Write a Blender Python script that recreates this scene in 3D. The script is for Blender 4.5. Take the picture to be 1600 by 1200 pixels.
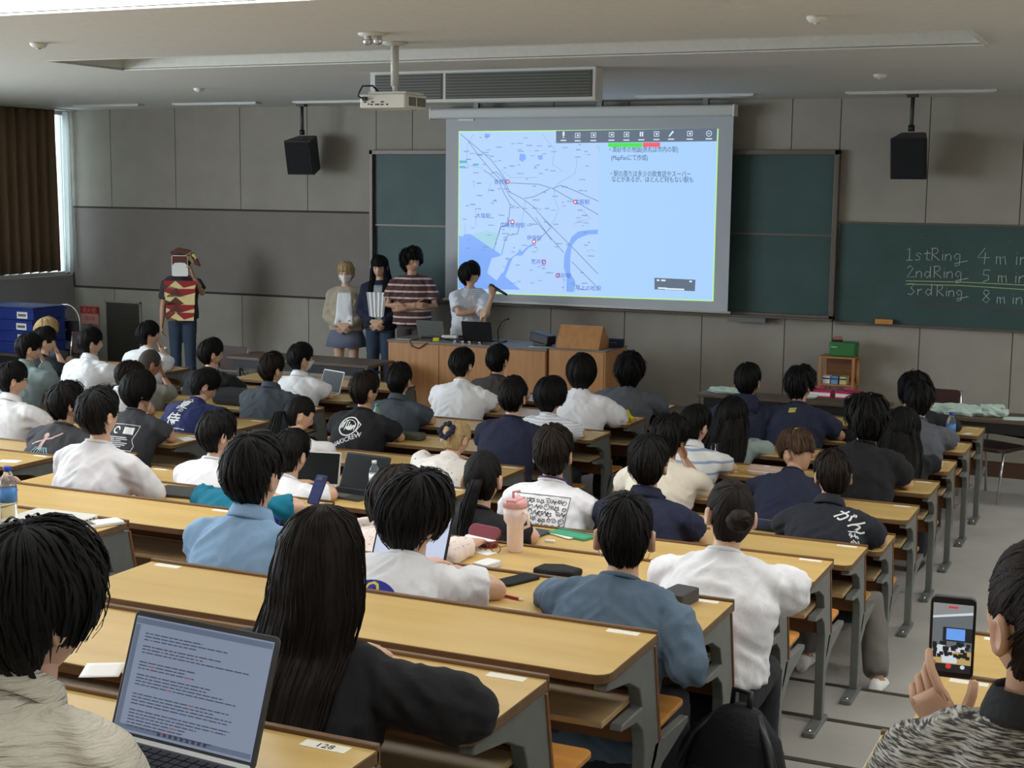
import bpy, bmesh, math, random
import numpy as np
from mathutils import Vector, Matrix, noise
from mathutils.bvhtree import BVHTree
R = math.radians
for _o in list(bpy.data.objects): bpy.data.objects.remove(_o)
SC = bpy.context.scene
COL = SC.collection
random.seed(7); RNG = np.random.default_rng(7)

# ------------------------------------------------------------------ camera, world, light, exposure
cam_d = bpy.data.cameras.new('camera'); cam = bpy.data.objects.new('camera', cam_d); COL.objects.link(cam)
cam_d.sensor_width = 36.0; cam_d.lens = 36.0*2254.713/1600.0; cam_d.clip_start = .05
cam.matrix_world = Matrix(((.90893, -.0662, .41166, 1.24660), (.4168, .1176, -.90136, -15.22284), (.01126, .99085, .13448, 2.52004), (0, 0, 0, 1)))
SC.camera = cam
SC.view_settings.view_transform = 'Standard'; SC.view_settings.look = 'None'
SC.view_settings.gamma = 1.0; SC.view_settings.use_curve_mapping = False
SC.view_settings.exposure = 0.12
w = bpy.data.worlds.new('overcast_sky'); SC.world = w; w.use_nodes = True
w.node_tree.nodes['Background'].inputs[0].default_value = (.80, .90, 1.0, 1)
w.node_tree.nodes['Background'].inputs[1].default_value = 3.0
LAMP_STRENGTH = 7.0      # lit ceiling troughs over the rear seats and the added front right pair
WINDOW_POWER = 300.0     # daylight through each rear window

def daylight(name, y, z, sy, sz, power):
    d = bpy.data.lights.new(name, 'AREA'); d.shape = 'RECTANGLE'; d.size = sz; d.size_y = sy
    d.energy = power; d.color = (.80, .90, 1.0)
    o = bpy.data.objects.new(name, d); COL.objects.link(o)
    o.location = (-12.16, y, z); o.rotation_euler = (0, R(-90), 0)   # emits towards +X, into the room
    return o
daylight('window_daylight', -7.6, 2.35, 3.6, 1.9, WINDOW_POWER)
daylight('window_daylight', -12.4, 2.35, 3.6, 1.9, WINDOW_POWER)

# ------------------------------------------------------------------ tagging and mesh helpers
def tag(o, label=None, cat=None, group=None, kind=None):
    if label: o['label'] = label
    if cat: o['category'] = cat
    if group: o['group'] = group
    if kind: o['kind'] = kind
    return o
def empty(name, loc=(0, 0, 0), rz=0.0, label=None, cat=None, group=None):
    o = bpy.data.objects.new(name, None); COL.objects.link(o)
    o.empty_display_size = .05; o.location = loc; o.rotation_euler = (0, 0, rz)
    return tag(o, label, cat, group)
def link_mesh(name, me, parent=None, loc=None, rz=None):
    o = bpy.data.objects.new(name, me); COL.objects.link(o)
    if parent is not None: o.parent = parent
    if loc is not None: o.location = loc
    if rz is not None: o.rotation_euler = (0, 0, rz)
    return o
def copy_tree(o, parent=None):
    c = o.copy(); COL.objects.link(c)
    if parent is not None: c.parent = parent
    for ch in list(o.children): copy_tree(ch, c)
    return c

class MB:
    def __init__(s): s.v = []; s.f = []; s.m = []; s.cm = 0
    def add(s, vs, fs):
        b = len(s.v); s.v.extend([tuple(map(float, p)) for p in vs])
        for f in fs: s.f.append(tuple(i+b for i in f)); s.m.append(s.cm)
        return s
    def box(s, x0, x1, y0, y1, z0, z1, M=None):
        vs = [(x, y, z) for z in (z0, z1) for y in (y0, y1) for x in (x0, x1)]
        if M is not None: vs = [tuple(M @ Vector(p)) for p in vs]
        return s.add(vs, [(0, 2, 3, 1), (4, 5, 7, 6), (0, 1, 5, 4), (2, 6, 7, 3), (0, 4, 6, 2), (1, 3, 7, 5)])
    def loft(s, rings, cap=True, closed=True):
        n = len(rings[0]); vs = [p for r in rings for p in r]; fs = []
        for i in range(len(rings)-1):
            for j in range(n if closed else n-1):
                k = (j+1) % n
                fs.append((i*n+j, i*n+k, (i+1)*n+k, (i+1)*n+j))
        if cap and closed:
            fs.append(tuple(range(n-1, -1, -1))); fs.append(tuple(range((len(rings)-1)*n, len(rings)*n)))
        return s.add(vs, fs)
    def tube(s, pts, rad, n=8, cap=True):
        pts = [Vector(p) for p in pts]
        if not hasattr(rad, '__len__'): rad = [rad]*len(pts)
        rings = []; u = None
        for i, p in enumerate(pts):
            a = pts[max(0, i-1)]; b = pts[min(len(pts)-1, i+1)]
            d = (b-a).normalized() if (b-a).length > 1e-9 else Vector((0, 0, 1))
            if u is None:
                u = d.orthogonal().normalized()
            else:
                u = u-d*u.dot(d)
                u = u.normalized() if u.length > 1e-6 else d.orthogonal().normalized()
            w_ = d.cross(u)
            rings.append([p+(u*math.cos(t)+w_*math.sin(t))*rad[i] for t in [2*math.pi*k/n for k in range(n)]])
        return s.loft(rings, cap)
    def lathe(s, prof, c=(0, 0, 0), n=16, axis='z'):
        rings = []
        for r, h in prof:
            ring = []
            for k in range(n):
                t = 2*math.pi*k/n; x, y = r*math.cos(t), r*math.sin(t)
                if axis == 'z': q = (c[0]+x, c[1]+y, c[2]+h)
                elif axis == 'y': q = (c[0]+y, c[1]+h, c[2]+x)
                else: q = (c[0]+h, c[1]+x, c[2]+y)
                ring.append(q)
            rings.append(ring)
        return s.loft(rings)
    def prism(s, poly, a0, a1, axis='x', M=None):
        n = len(poly); vs = []
        for a in (a0, a1):
            for p, q in poly:
                v = (a, p, q) if axis == 'x' else ((p, a, q) if axis == 'y' else (p, q, a))
                vs.append(tuple(M @ Vector(v)) if M is not None else v)
        fs = [tuple(range(n-1, -1, -1)), tuple(range(n, 2*n))]
        fs += [(i, (i+1) % n, n+(i+1) % n, n+i) for i in range(n)]
        return s.add(vs, fs)
    def ell(s, c, r, n=12, m=8, M=None):
        vs = []; fs = []
        for i in range(m+1):
            a = math.pi*i/m
            for j in range(n):
                b = 2*math.pi*j/n
                v = Vector((r[0]*math.sin(a)*math.cos(b), r[1]*math.sin(a)*math.sin(b), r[2]*math.cos(a)))
                if M is not None: v = M @ v
                vs.append(v+Vector(c))
        for i in range(m):
            for j in range(n):
                fs.append((i*n+j, (i+1)*n+j, (i+1)*n+(j+1) % n, i*n+(j+1) % n))
        return s.add(vs, fs)
    def mesh(s, name, mats, smooth=False):
        me = bpy.data.meshes.new(name); me.from_pydata(s.v, [], s.f)
        for m in (mats if isinstance(mats, (list, tuple)) else [mats]): me.materials.append(m)
        if max(s.m, default=0): me.polygons.foreach_set('material_index', s.m)
        bm = bmesh.new(); bm.from_mesh(me); bmesh.ops.recalc_face_normals(bm, faces=bm.faces); bm.to_mesh(me); bm.free()
        if smooth: me.polygons.foreach_set('use_smooth', [True]*len(me.polygons))
        me.update(); return me
    def obj(s, name, mats, parent=None, smooth=False, bevel=0, loc=None, rz=None):
        o = link_mesh(name, s.mesh(name, mats, smooth), parent, loc, rz)
        if bevel:
            b = o.modifiers.new('bevel', 'BEVEL'); b.width = bevel; b.segments = 2; b.limit_method = 'ANGLE'
        return o
def rrect(x0, x1, y0, y1, r, n=4):
    out = []
    for cx, cy, a0 in ((x1-r, y1-r, 0), (x0+r, y1-r, 90), (x0+r, y0+r, 180), (x1-r, y0+r, 270)):
        for i in range(n+1):
            a = R(a0+90*i/n); out.append((cx+r*math.cos(a), cy+r*math.sin(a)))
    return out

# ------------------------------------------------------------------ materials
def lin(c): return tuple(((x/255+.055)/1.055)**2.4 if x/255 > .04045 else x/255/12.92 for x in c)
def mat(name, rgb, rough=.6, metal=0, noise_amt=0, noise_scale=8, bump=0, bump_scale=60, stretch=(1, 1, 1), rgb2=None,
        emit=0, trans=0, spec=None, sheen=0, ior=1.45):
    m = bpy.data.materials.new(name); m.use_nodes = True; nt = m.node_tree; b = nt.nodes['Principled BSDF']
    c = lin(rgb); b.inputs['Base Color'].default_value = (*c, 1); b.inputs['Roughness'].default_value = rough
    b.inputs['Metallic'].default_value = metal
    if spec is not None: b.inputs['Specular IOR Level'].default_value = spec
    if emit: b.inputs['Emission Color'].default_value = (*c, 1); b.inputs['Emission Strength'].default_value = emit
    if trans: b.inputs['Transmission Weight'].default_value = trans; b.inputs['IOR'].default_value = ior
    if noise_amt or bump:
        tc = nt.nodes.new('ShaderNodeTexCoord'); mp = nt.nodes.new('ShaderNodeMapping'); mp.inputs['Scale'].default_value = stretch
        nt.links.new(tc.outputs['Object'], mp.inputs[0])
    if noise_amt:
        nz = nt.nodes.new('ShaderNodeTexNoise'); nz.inputs['Scale'].default_value = noise_scale; nz.inputs['Detail'].default_value = 5
        mx = nt.nodes.new('ShaderNodeMix'); mx.data_type = 'RGBA'
        c2 = lin(rgb2) if rgb2 else tuple(x*(1-noise_amt) for x in c); c1 = c if rgb2 else tuple(min(1, x*(1+noise_amt*.5)) for x in c)
        mx.inputs[6].default_value = (*c1, 1); mx.inputs[7].default_value = (*c2, 1)
        rp = nt.nodes.new('ShaderNodeMapRange'); rp.inputs[1].default_value = .3; rp.inputs[2].default_value = .7
        nt.links.new(mp.outputs[0], nz.inputs['Vector']); nt.links.new(nz.outputs['Fac'], rp.inputs[0])
        nt.links.new(rp.outputs[0], mx.inputs[0]); nt.links.new(mx.outputs[2], b.inputs['Base Color'])
    if bump:
        n2 = nt.nodes.new('ShaderNodeTexNoise'); n2.inputs['Scale'].default_value = bump_scale; n2.inputs['Detail'].default_value = 4
        bp = nt.nodes.new('ShaderNodeBump'); bp.inputs['Strength'].default_value = bump; bp.inputs['Distance'].default_value = .02
        nt.links.new(mp.outputs[0], n2.inputs['Vector']); nt.links.new(n2.outputs['Fac'], bp.inputs['Height']); nt.links.new(bp.outputs[0], b.inputs['Normal'])
    return m
def stripes(m, rgb2, axis, freq, duty, off=0.0):
    nt = m.node_tree; b = nt.nodes['Principled BSDF']; c1 = tuple(b.inputs['Base Color'].default_value)
    tc = nt.nodes.new('ShaderNodeTexCoord'); sp = nt.nodes.new('ShaderNodeSeparateXYZ'); nt.links.new(tc.outputs['Object'], sp.inputs[0])
    a = nt.nodes.new('ShaderNodeMath'); a.operation = 'MULTIPLY_ADD'; a.inputs[1].default_value = freq; a.inputs[2].default_value = off
    f = nt.nodes.new('ShaderNodeMath'); f.operation = 'FRACT'; g = nt.nodes.new('ShaderNodeMath'); g.operation = 'LESS_THAN'; g.inputs[1].default_value = duty
    nt.links.new(sp.outputs[axis], a.inputs[0]); nt.links.new(a.outputs[0], f.inputs[0]); nt.links.new(f.outputs[0], g.inputs[0])
    mx = nt.nodes.new('ShaderNodeMix'); mx.data_type = 'RGBA'; mx.inputs[6].default_value = c1; mx.inputs[7].default_value = (*lin(rgb2), 1)
    nt.links.new(g.outputs[0], mx.inputs[0]); nt.links.new(mx.outputs[2], b.inputs['Base Color']); return m
def dots(m, rgb2, scale, rad):
    nt = m.node_tree; b = nt.nodes['Principled BSDF']; c1 = tuple(b.inputs['Base Color'].default_value)
    tc = nt.nodes.new('ShaderNodeTexCoord'); vo = nt.nodes.new('ShaderNodeTexVoronoi'); vo.inputs['Scale'].default_value = scale; vo.inputs['Randomness'].default_value = .5
    nt.links.new(tc.outputs['Object'], vo.inputs['Vector'])
    g = nt.nodes.new('ShaderNodeMath'); g.operation = 'LESS_THAN'; g.inputs[1].default_value = rad; nt.links.new(vo.outputs['Distance'], g.inputs[0])
    mx = nt.nodes.new('ShaderNodeMix'); mx.data_type = 'RGBA'; mx.inputs[6].default_value = c1; mx.inputs[7].default_value = (*lin(rgb2), 1)
    nt.links.new(g.outputs[0], mx.inputs[0]); nt.links.new(mx.outputs[2], b.inputs['Base Color']); return m
def glow(name, rgb, s=1.0):
    m = bpy.data.materials.new(name); m.use_nodes = True; nt = m.node_tree; b = nt.nodes['Principled BSDF']
    b.inputs['Base Color'].default_value = (.02, .02, .02, 1); b.inputs['Roughness'].default_value = .5
    b.inputs['Emission Color'].default_value = (*lin(rgb), 1); b.inputs['Emission Strength'].default_value = s
    return m

M = {}
M['wall'] = mat('beige_wall_cloth', (158, 152, 140), .85, noise_amt=.08, noise_scale=3, bump=.08, bump_scale=300)
M['groove'] = mat('dark_joint', (52, 48, 44), .8)
M['pin'] = mat('grey_pinboard_cloth', (134, 126, 120), .9, noise_amt=.06, noise_scale=4, bump=.08, bump_scale=300)
M['ceil'] = mat('ceiling_board', (214, 213, 206), .9, noise_amt=.05, noise_scale=25, bump=.05, bump_scale=200)
M['white'] = mat('white_paint', (222, 220, 212), .5)
M['offwhite'] = mat('offwhite_metal', (200, 200, 195), .45)
M['palewall'] = mat('pale_plaster', (226, 224, 216), .9)
M['leftwall'] = mat('pale_grey_plaster', (150, 150, 152), .85, noise_amt=.06, noise_scale=3)
M['floor'] = mat('grey_vinyl_floor', (182, 179, 170), .5, noise_amt=.22, noise_scale=1.6, bump=.02, bump_scale=40, rgb2=(158, 155, 146))
M['nosing'] = mat('dark_step_nosing', (62, 56, 48), .6)
M['platwood'] = mat('dark_brown_platform_wood', (88, 62, 44), .5, noise_amt=.25, noise_scale=6, stretch=(.3, 4, 4))
M['plattop'] = mat('platform_vinyl', (138, 130, 116), .55, noise_amt=.1, noise_scale=3)
M['board'] = mat('green_chalkboard', (46, 72, 68), .55, noise_amt=.22, noise_scale=2.2, rgb2=(56, 84, 80))
M['boardframe'] = mat('brown_metal_frame', (104, 94, 86), .45, metal=.3)
M['screenmat'] = mat('matte_screen_border', (188, 192, 196), .8)
M['desk'] = mat('yellow_maple_laminate', (216, 183, 116), .32, noise_amt=.14, noise_scale=3, stretch=(.5, 5, 1), rgb2=(204, 169, 100), bump=.01, bump_scale=30)
M['deskedge'] = mat('brown_desk_edge', (112, 82, 50), .5, noise_amt=.2, noise_scale=10, stretch=(.4, 4, 4))
M['ply'] = mat('brown_plywood', (122, 80, 42), .5, noise_amt=.25, noise_scale=5, stretch=(.4, 3, 5))
M['seat'] = mat('orange_plywood_seat', (204, 142, 70), .4, noise_amt=.2, noise_scale=5, stretch=(.5, 5, 1))
M['shelfwood'] = mat('tan_shelf_board', (176, 148, 104), .5, noise_amt=.15, noise_scale=5, stretch=(.5, 5, 1))
M['steel'] = mat('grey_painted_steel', (112, 114, 110), .45, metal=.2, noise_amt=.08, noise_scale=20)
M['steeldk'] = mat('dark_grey_steel', (70, 70, 70), .5, metal=.3)
M['chrome'] = mat('chrome', (220, 220, 225), .18, metal=1)
M['black'] = mat('black_plastic', (24, 24, 26), .45)
M['blackmat'] = mat('black_fabric', (22, 22, 24), .9, bump=.2, bump_scale=80)
M['sticker'] = mat('white_sticker', (238, 232, 214), .6)
M['lectern'] = mat('oak_lectern_veneer', (188, 136, 84), .42, noise_amt=.18, noise_scale=4, stretch=(6, 6, .5), rgb2=(172, 118, 70))
M['lecttop'] = mat('grey_brown_desk_top', (120, 108, 94), .4, noise_amt=.1, noise_scale=6)
M['tabletop'] = mat('dark_brown_table_top', (92, 76, 62), .45, noise_amt=.12, noise_scale=8, stretch=(.5, 4, 1))
M['curtain'] = mat('brown_curtain', (110, 88, 66), .9, noise_amt=.12, noise_scale=5, stretch=(4, 4, .3))
M['sheer'] = mat('white_lace_curtain', (240, 244, 240), .9)
_nt = M['sheer'].node_tree; _t = _nt.nodes.new('ShaderNodeBsdfTranslucent'); _t.inputs[0].default_value = (.9, .93, .9, 1); _mx = _nt.nodes.new('ShaderNodeMixShader'); _mx.inputs[0].default_value = .65
_nt.links.new(_nt.nodes['Principled BSDF'].outputs[0], _mx.inputs[1]); _nt.links.new(_t.outputs[0], _mx.inputs[2]); _nt.links.new(_mx.outputs[0], _nt.nodes['Material Output'].inputs[0])
M['frame'] = mat('window_frame_aluminium', (190, 192, 186), .4, metal=.3)
M['glass'] = mat('window_glass', (240, 248, 250), .02, trans=1.0, ior=1.0)
M['lamp'] = glow('lit_lamp_diffuser', (248, 250, 252), LAMP_STRENGTH)
M['lamp_dim'] = glow('lit_lamp_diffuser_rear', (248, 250, 252), LAMP_STRENGTH*.55)
M['paper'] = mat('white_paper', (240, 238, 232), .7)
M['crate'] = mat('blue_plastic_crate', (28, 52, 134), .45)
M['red'] = mat('red_sign', (176, 36, 40), .5)
M['pinksign'] = mat('pale_pink_sign', (206, 150, 138), .6)
M['louver'] = mat('dark_olive_louver', (74, 72, 62), .6)
M['skin0'] = mat('skin_light', (214, 172, 144), .5, noise_amt=.06, noise_scale=20)
M['skin1'] = mat('skin_medium', (194, 150, 120), .5, noise_amt=.06, noise_scale=20)
M['skin2'] = mat('skin_tan', (172, 126, 96), .5, noise_amt=.06, noise_scale=20)
def hairmat(name, rgb, hi):
    m = mat(name, rgb, .58, noise_amt=1, noise_scale=9, rgb2=hi, stretch=(6, 6, .6), bump=.25, bump_scale=90)
    m.node_tree.nodes['Principled BSDF'].inputs['Specular IOR Level'].default_value = .15
    return m
M['hair'] = hairmat('black_hair', (13, 12, 12), (24, 22, 21))
M['hairb'] = hairmat('dark_brown_hair', (20, 15, 12), (38, 29, 23))
M['hairm'] = hairmat('brown_hair', (58, 42, 32), (92, 70, 52))
M['blonde'] = hairmat('blonde_hair', (164, 134, 90), (200, 174, 128))
M['buzz'] = mat('cropped_hair', (62, 52, 46), .8, noise_amt=.3, noise_scale=60, bump=.3, bump_scale=300)
M['eyewhite'] = mat('eye_white', (225, 220, 214), .3)
M['eyedark'] = mat('dark_iris', (26, 18, 14), .25)
M['lips'] = mat('lips', (178, 108, 98), .5)
def cloth(key, rgb, rough=.9, **k): M[key] = mat('cloth_'+key, rgb, rough, noise_amt=k.pop('na', .06), noise_scale=6, bump=k.pop('bump', .35), bump_scale=k.pop('bs', 14), stretch=k.pop('st', (1, 1, .7)), **k); return M[key]
cloth('c_white', (236, 236, 238)); cloth('c_cream', (232, 222, 202)); cloth('c_sweat', (222, 221, 224)); cloth('c_black', (24, 24, 27)); cloth('c_char', (58, 58, 62))
cloth('c_navy', (30, 34, 58)); cloth('c_navyb', (34, 44, 92)); cloth('c_slate', (92, 112, 130)); cloth('c_blue', (140, 172, 204)); cloth('c_teal', (0, 112, 138))
cloth('c_grey', (88, 90, 96)); cloth('c_dgrey', (66, 74, 82)); cloth('c_sage', (130, 146, 146)); cloth('c_olivegrey', (134, 134, 124)); cloth('c_taupe', (72, 64, 62))
cloth('c_denim', (50, 64, 84)); cloth('c_trouser', (38, 38, 42)); cloth('c_gtrouser', (112, 108, 100)); cloth('c_beige', (176, 164, 144)); cloth('c_skirt', (104, 110, 128))
cloth('c_sagelight', (150, 164, 158)); cloth('c_inkpat', (30, 32, 40))
cloth('c_crinkle', (230, 222, 204), bump=1.0, bs=40, st=(.35, .35, 3.2), na=.12)
cloth('c_marl', (52, 50, 48), na=1.0, rgb2=(176, 172, 162), st=(.5, .5, 5)); M['c_marl'].node_tree.nodes['Noise Texture'].inputs['Scale'].default_value = 75
for _n in M['c_marl'].node_tree.nodes:
    if _n.type == 'MAP_RANGE': _n.inputs[1].default_value = .42; _n.inputs[2].default_value = .58
M['c_polo'] = stripes(mat('striped_polo', (226, 226, 222), .9), (146, 164, 192), 2, 15, .22)
M['c_pin'] = stripes(mat('fine_striped_tee', (238, 238, 240), .9), (206, 210, 222), 2, 50, .4)
M['c_burg'] = stripes(mat('burgundy_striped_tee', (92, 54, 54), .9), (202, 194, 186), 2, 14, .26)
M['c_dot'] = dots(mat('dotted_white_blouse', (240, 234, 226), .9), (110, 100, 96), 26, .13)
M['c_dot2'] = dots(mat('dotted_cream_blouse', (236, 222, 212), .9), (150, 110, 104), 50, .16)

# ------------------------------------------------------------------ the room
YD0, SP, RISE, DD, TOPZ = -3.6657, .782, .11349, .405, .72
def yd(k): return YD0-SP*k
def fl(k): return max(0, k-5)*RISE
def struct(name, mb, m, **k): return tag(mb.obj(name, m, **k), kind='structure')

fm = MB(); fm.box(-12.2, 5, -9.0, 0, -.12, 0)
floor = tag(fm.obj('floor', M['floor']), kind='structure')
for k in range(6, 16):      # one tread per tier of desks, each with its dark nosing strip
    y1 = yd(k)+.035; y0 = yd(k+1)+.035 if k < 15 else -19
    MB().box(-12.2, 5, y0, y1, -.12, fl(k)).obj('floor_tread', M['floor'], floor)
    MB().box(-12.2, 5, y1-.03, y1+.004, fl(k)-.03, fl(k)+.003).obj('step_nosing', M['nosing'], floor)
MB().box(-12.2, 5, -1.83, 0, -.02, .14).obj('platform', M['plattop'], floor)
MB().box(-12.2, 5, -1.85, -1.83, 0, .142).obj('platform_riser', M['platwood'], floor)

wf = struct('wall_front', MB().box(-12.35, 5.15, 0, .15, 0, 3.7), M['groove'])
XS = [-12.2, -11.52, -10.48, -9.48, -8.49, -7.52, -7.03, -6.12, -5.22, -4.32, -3.42, -2.5, -1.99, -1.09, -.18, .75, 1.68, 2.6, 3.5, 5]
for a, b in zip(XS, XS[1:]):
    if b <= -7.5:
        MB().box(a+.004, b-.004, -.012, .0, 2.215, 3.48).obj('wall_panel', M['wall'], wf, bevel=.002)
        MB().box(a+.004, b-.004, -.012, .0, .14, 1.135).obj('wall_panel', M['wall'], wf, bevel=.002)
    else:
        MB().box(a+.004, b-.004, -.012, .0, .14, 3.48).obj('wall_panel', M['wall'], wf, bevel=.002)
MB().box(-12.17, -7.6, -.02, 0, 1.16, 2.195).obj('pinboard_panel', M['pin'], wf, bevel=.003)
for z in (1.147, 2.205): MB().box(-12.2, -7.6, -.016, 0, z-.014, z+.014).obj('panel_groove', M['groove'], wf)
MB().box(-12.2, -12.165, -.018, 0, 1.14, 2.2).obj('panel_groove', M['groove'], wf)

# left wall with three windows
wl = MB(); WIN = [(-4.9, -.03), (-9.6, -5.6), (-14.4, -10.4)]
wl.box(-12.35, -12.2, -19, 0, 0, 1.30); wl.box(-12.35, -12.2, -19, 0, 3.46, 3.7)
for a, b in ((-5.6, -4.9), (-10.4, -9.6), (-19, -14.4), (-.03, 0)): wl.box(-12.35, -12.2, a, b, 1.30, 3.46)
struct('wall_left', wl, M['leftwall'])
for i, (a, b) in enumerate(WIN):
    f = MB()
    f.box(-12.33, -12.24, a, b, 1.30, 1.35); f.box(-12.33, -12.24, a, b, 3.41, 3.46)
    n = 4
    for q in range(n+1):
        y = a+(b-a-.05)*q/n; f.box(-12.33, -12.24, y, y+.05, 1.35, 3.41)
    wn = struct('window_%d' % (i+1), f, M['frame'])
    for q in range(n):
        y0 = a+(b-a-.05)*q/n+.05; y1 = a+(b-a-.05)*(q+1)/n
        MB().box(-12.29, -12.284, y0, y1, 1.35, 3.41).obj('window_pane', M['glass'], wn)
struct('wall_right', MB().box(5, 5.15, -19, 0, 0, 3.7), M['palewall'])
struct('wall_back', MB().box(-12.35, 5.15, -19.15, -19, 0, 3.7), M['palewall'])

# ceiling: front part a little higher than the part over the seats; long troughs for the lamps
ce = MB()
def band(y0, y1, z, holes, top=3.75):
    ys = sorted(set([y0, y1]+[q for h in holes for q in h[:2]]))
    for a, b in zip(ys, ys[1:]):
        hs = sorted([(h[2], h[3]) for h in holes if h[0] <= a and h[1] >= b]); x = -12.35
        for p, q in hs: ce.box(x, p, a, b, z, top); x = q
        ce.box(x, 5.15, a, b, z, top)
FR = [(-6.2, -5.27, -6.95, .05)]
RE = [(-9.98, -9.12, -7.1, -.1), (-9.98, -9.12, -11.6, -7.4), (-13.2, -12.4, -11.6, -7.9), (-13.2, -12.4, -7.1, -.1), (-13.2, -12.4, .6, 4.4), (-9.98, -9.12, .2, 4.4), (-16.4, -15.6, -11.6, -7.9), (-16.4, -15.6, -7.1, -.1), (-16.4, -15.6, .6, 4.4), (-6.2, -5.27, 1.3, 4.6), (-3.3, -2.5, 1.0, 4.6)]  # last pair: unseen fill troughs added to brighten the front right
band(-6.7, .15, 3.48, FR+RE[-2:]); band(-19.15, -6.7, 3.42, RE[:-2])
struct('ceiling', ce, M['ceil'])
def trough(h, z, lit, label):
    y0, y1, x0, x1 = h
    t = empty('ceiling_light', ((x0+x1)/2, (y0+y1)/2, z), 0, label, 'ceiling light', 'recessed ceiling light troughs')
    a, b = (x1-x0)/2, (y1-y0)/2; d = .16
    m = MB()
    m.box(-a, a, -b, -b+.012, 0, d); m.box(-a, a, b-.012, b, 0, d); m.box(-a, -a+.012, -b, b, 0, d); m.box(a-.012, a, -b, b, 0, d); m.box(-a, a, -b, b, d, d+.02)
    m.obj('housing', M['white'] if lit else M['ceil'], t)
    e = MB(); r = .012
    for s_ in (-1, 1): e.box(-a-r, a+r, s_*b-r, s_*b+r, -.012, .004); e.box(s_*a-r, s_*a+r, -b, b, -.012, .004)
    e.obj('trim_frame', M['white'] if lit else M['ceil'], t)
    if lit:
        MB().box(-a+.04, a-.04, -b+.1, b-.1, .10, .13).obj('diffuser', M['lamp_dim' if y1 < -11 else 'lamp'], t)
    else:
        nt = 5
        for q in range(nt):
            xa = -a+.1+(2*a-.2)*q/nt
            MB().tube([(xa+.05, 0, .09), (xa+(2*a-.2)/nt-.05, 0, .09)], .016, 8).obj('lamp_tube', M['white'], t, True)
    return t
trough(FR[0], 3.48, False, 'unlit long recessed light trough nearest the chalkboard wall')
_rl = ['centre above the front seats', 'far left above the front seats', 'far left above the middle seats', 'centre above the middle seats', 'right above the middle seats', 'right above the front seats', 'far left above the rear seats', 'centre above the rear seats', 'right above the rear seats', 'at the far right, level with the projector', 'at the far right, level with the first row']
for h, n in zip(RE, _rl): trough(h, 3.48 if h[0] > -6.7 else 3.42, True, 'lit recessed light trough, '+n)
for x0, x1, nm in ((-11.25, -10.25, 'leftmost, beside the curtain'), (-9.75, -8.55, 'second from the left'), (-8.05, -6.9, 'left of the screen'), (-6.2, -5.1, 'above the left half of the screen'), (-3.9, -2.65, 'above the right end of the screen'), (-1.75, -.35, 'above the right chalkboard')):
    t = empty('board_light', ((x0+x1)/2, -.95, 3.48), 0, 'slim unlit board light flush in the ceiling, '+nm, 'light', 'board lights along the front wall')
    MB().box(-(x1-x0)/2, (x1-x0)/2, -.06, .06, -.022, 0).obj('housing', M['offwhite'], t, bevel=.004)
    MB().box(-(x1-x0)/2+.03, (x1-x0)/2-.03, -.04, .04, -.027, -.021).obj('lens', M['white'], t)
for x, y, z, nm in ((-7.79, -3.1, 3.48, 'left of the projector'), (-1.05, -3.0, 3.48, 'above the right speaker'), (-5.55, -7.8, 3.42, 'left of the projector pole, over the seats'), (-.52, -7.6, 3.42, 'at the top right over the seats')):
    t = empty('smoke_detector', (x, y, z), 0, 'small round white smoke detector '+nm, 'smoke detector', 'ceiling smoke detectors')
    MB().lathe([(.055, 0), (.055, -.012), (.04, -.03), (.015, -.034)], n=16).obj('base', M['white'], t, True)
    MB().lathe([(.018, -.033), (.012, -.042)], n=10).obj('sensor', M['offwhite'], t, True)
t = empty('emergency_light', (-3.17, -7.6, 3.42), 0, 'twin lamp emergency light on the ceiling above the projector', 'emergency light')
MB().lathe([(.09, 0), (.085, -.012)], n=20).obj('base_plate', M['white'], t, True)
for sx in (-.035, .035): MB().lathe([(.02, -.01), (.028, -.04), (.026, -.06), (.01, -.066)], (sx, 0, 0), 12).obj('lamp_head', M['chrome'], t, True)

# air unit hanging from the ceiling in front of the screen
t = empty('air_unit', (-4.0, -4.4, 3.48), 0, 'long grey air conditioning unit with two grilles under the ceiling', 'air conditioner')
MB().box(-1.05, 1.0, 0, .16, -.262, 0).obj('housing', M['offwhite'], t, bevel=.006)
for a, b in ((-1.0, -.36), (-.33, .97)):
    MB().box(a, b, -.004, .0, -.235, -.025).obj('grille_panel', M['louver'], t)
    for q in range(9):
        z = -.225+q*.024; MB().box(a+.01, b-.01, -.012, -.002, z, z+.006).obj('grille_slat', M['steel'], t)

# chalkboards
cb = empty('chalkboard', (-4.78, 0, 0), 0, 'large two panel green chalkboard behind the projection screen', 'chalkboard')
cx0, cx1 = -7.57+4.78, -1.97+4.78
MB().box(cx0+.04, cx1-.04, -.05, -.014, 2.065, 2.90).obj('slate_panel', M['board'], cb)
MB().box(cx0+.04, cx1-.04, -.035, -.014, 1.23, 2.065).obj('slate_panel', M['board'], cb)
MB().box(cx0+.05, cx1-.05, -.056, -.05, 2.055, 2.075).obj('panel_rail', M['boardframe'], cb)
f = MB(); f.box(cx0, cx0+.045, -.1, -.014, 1.18, 2.95); f.box(cx1-.05, cx1, -.1, -.014, 1.18, 2.95); f.box(cx0, cx1, -.1, -.014, 2.90, 2.95); f.box(cx0, cx1, -.1, -.014, 1.18, 1.23)
f.obj('frame', M['boardframe'], cb, bevel=.004)
MB().box(cx0, cx1, -.17, -.1, 1.18, 1.2).obj('chalk_tray', M['boardframe'], cb, bevel=.003)
MB().box(1.68, 2.1, -.14, -.02, 1.12, 1.178).obj('tray_box', M['steel'], cb, bevel=.003)
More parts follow.
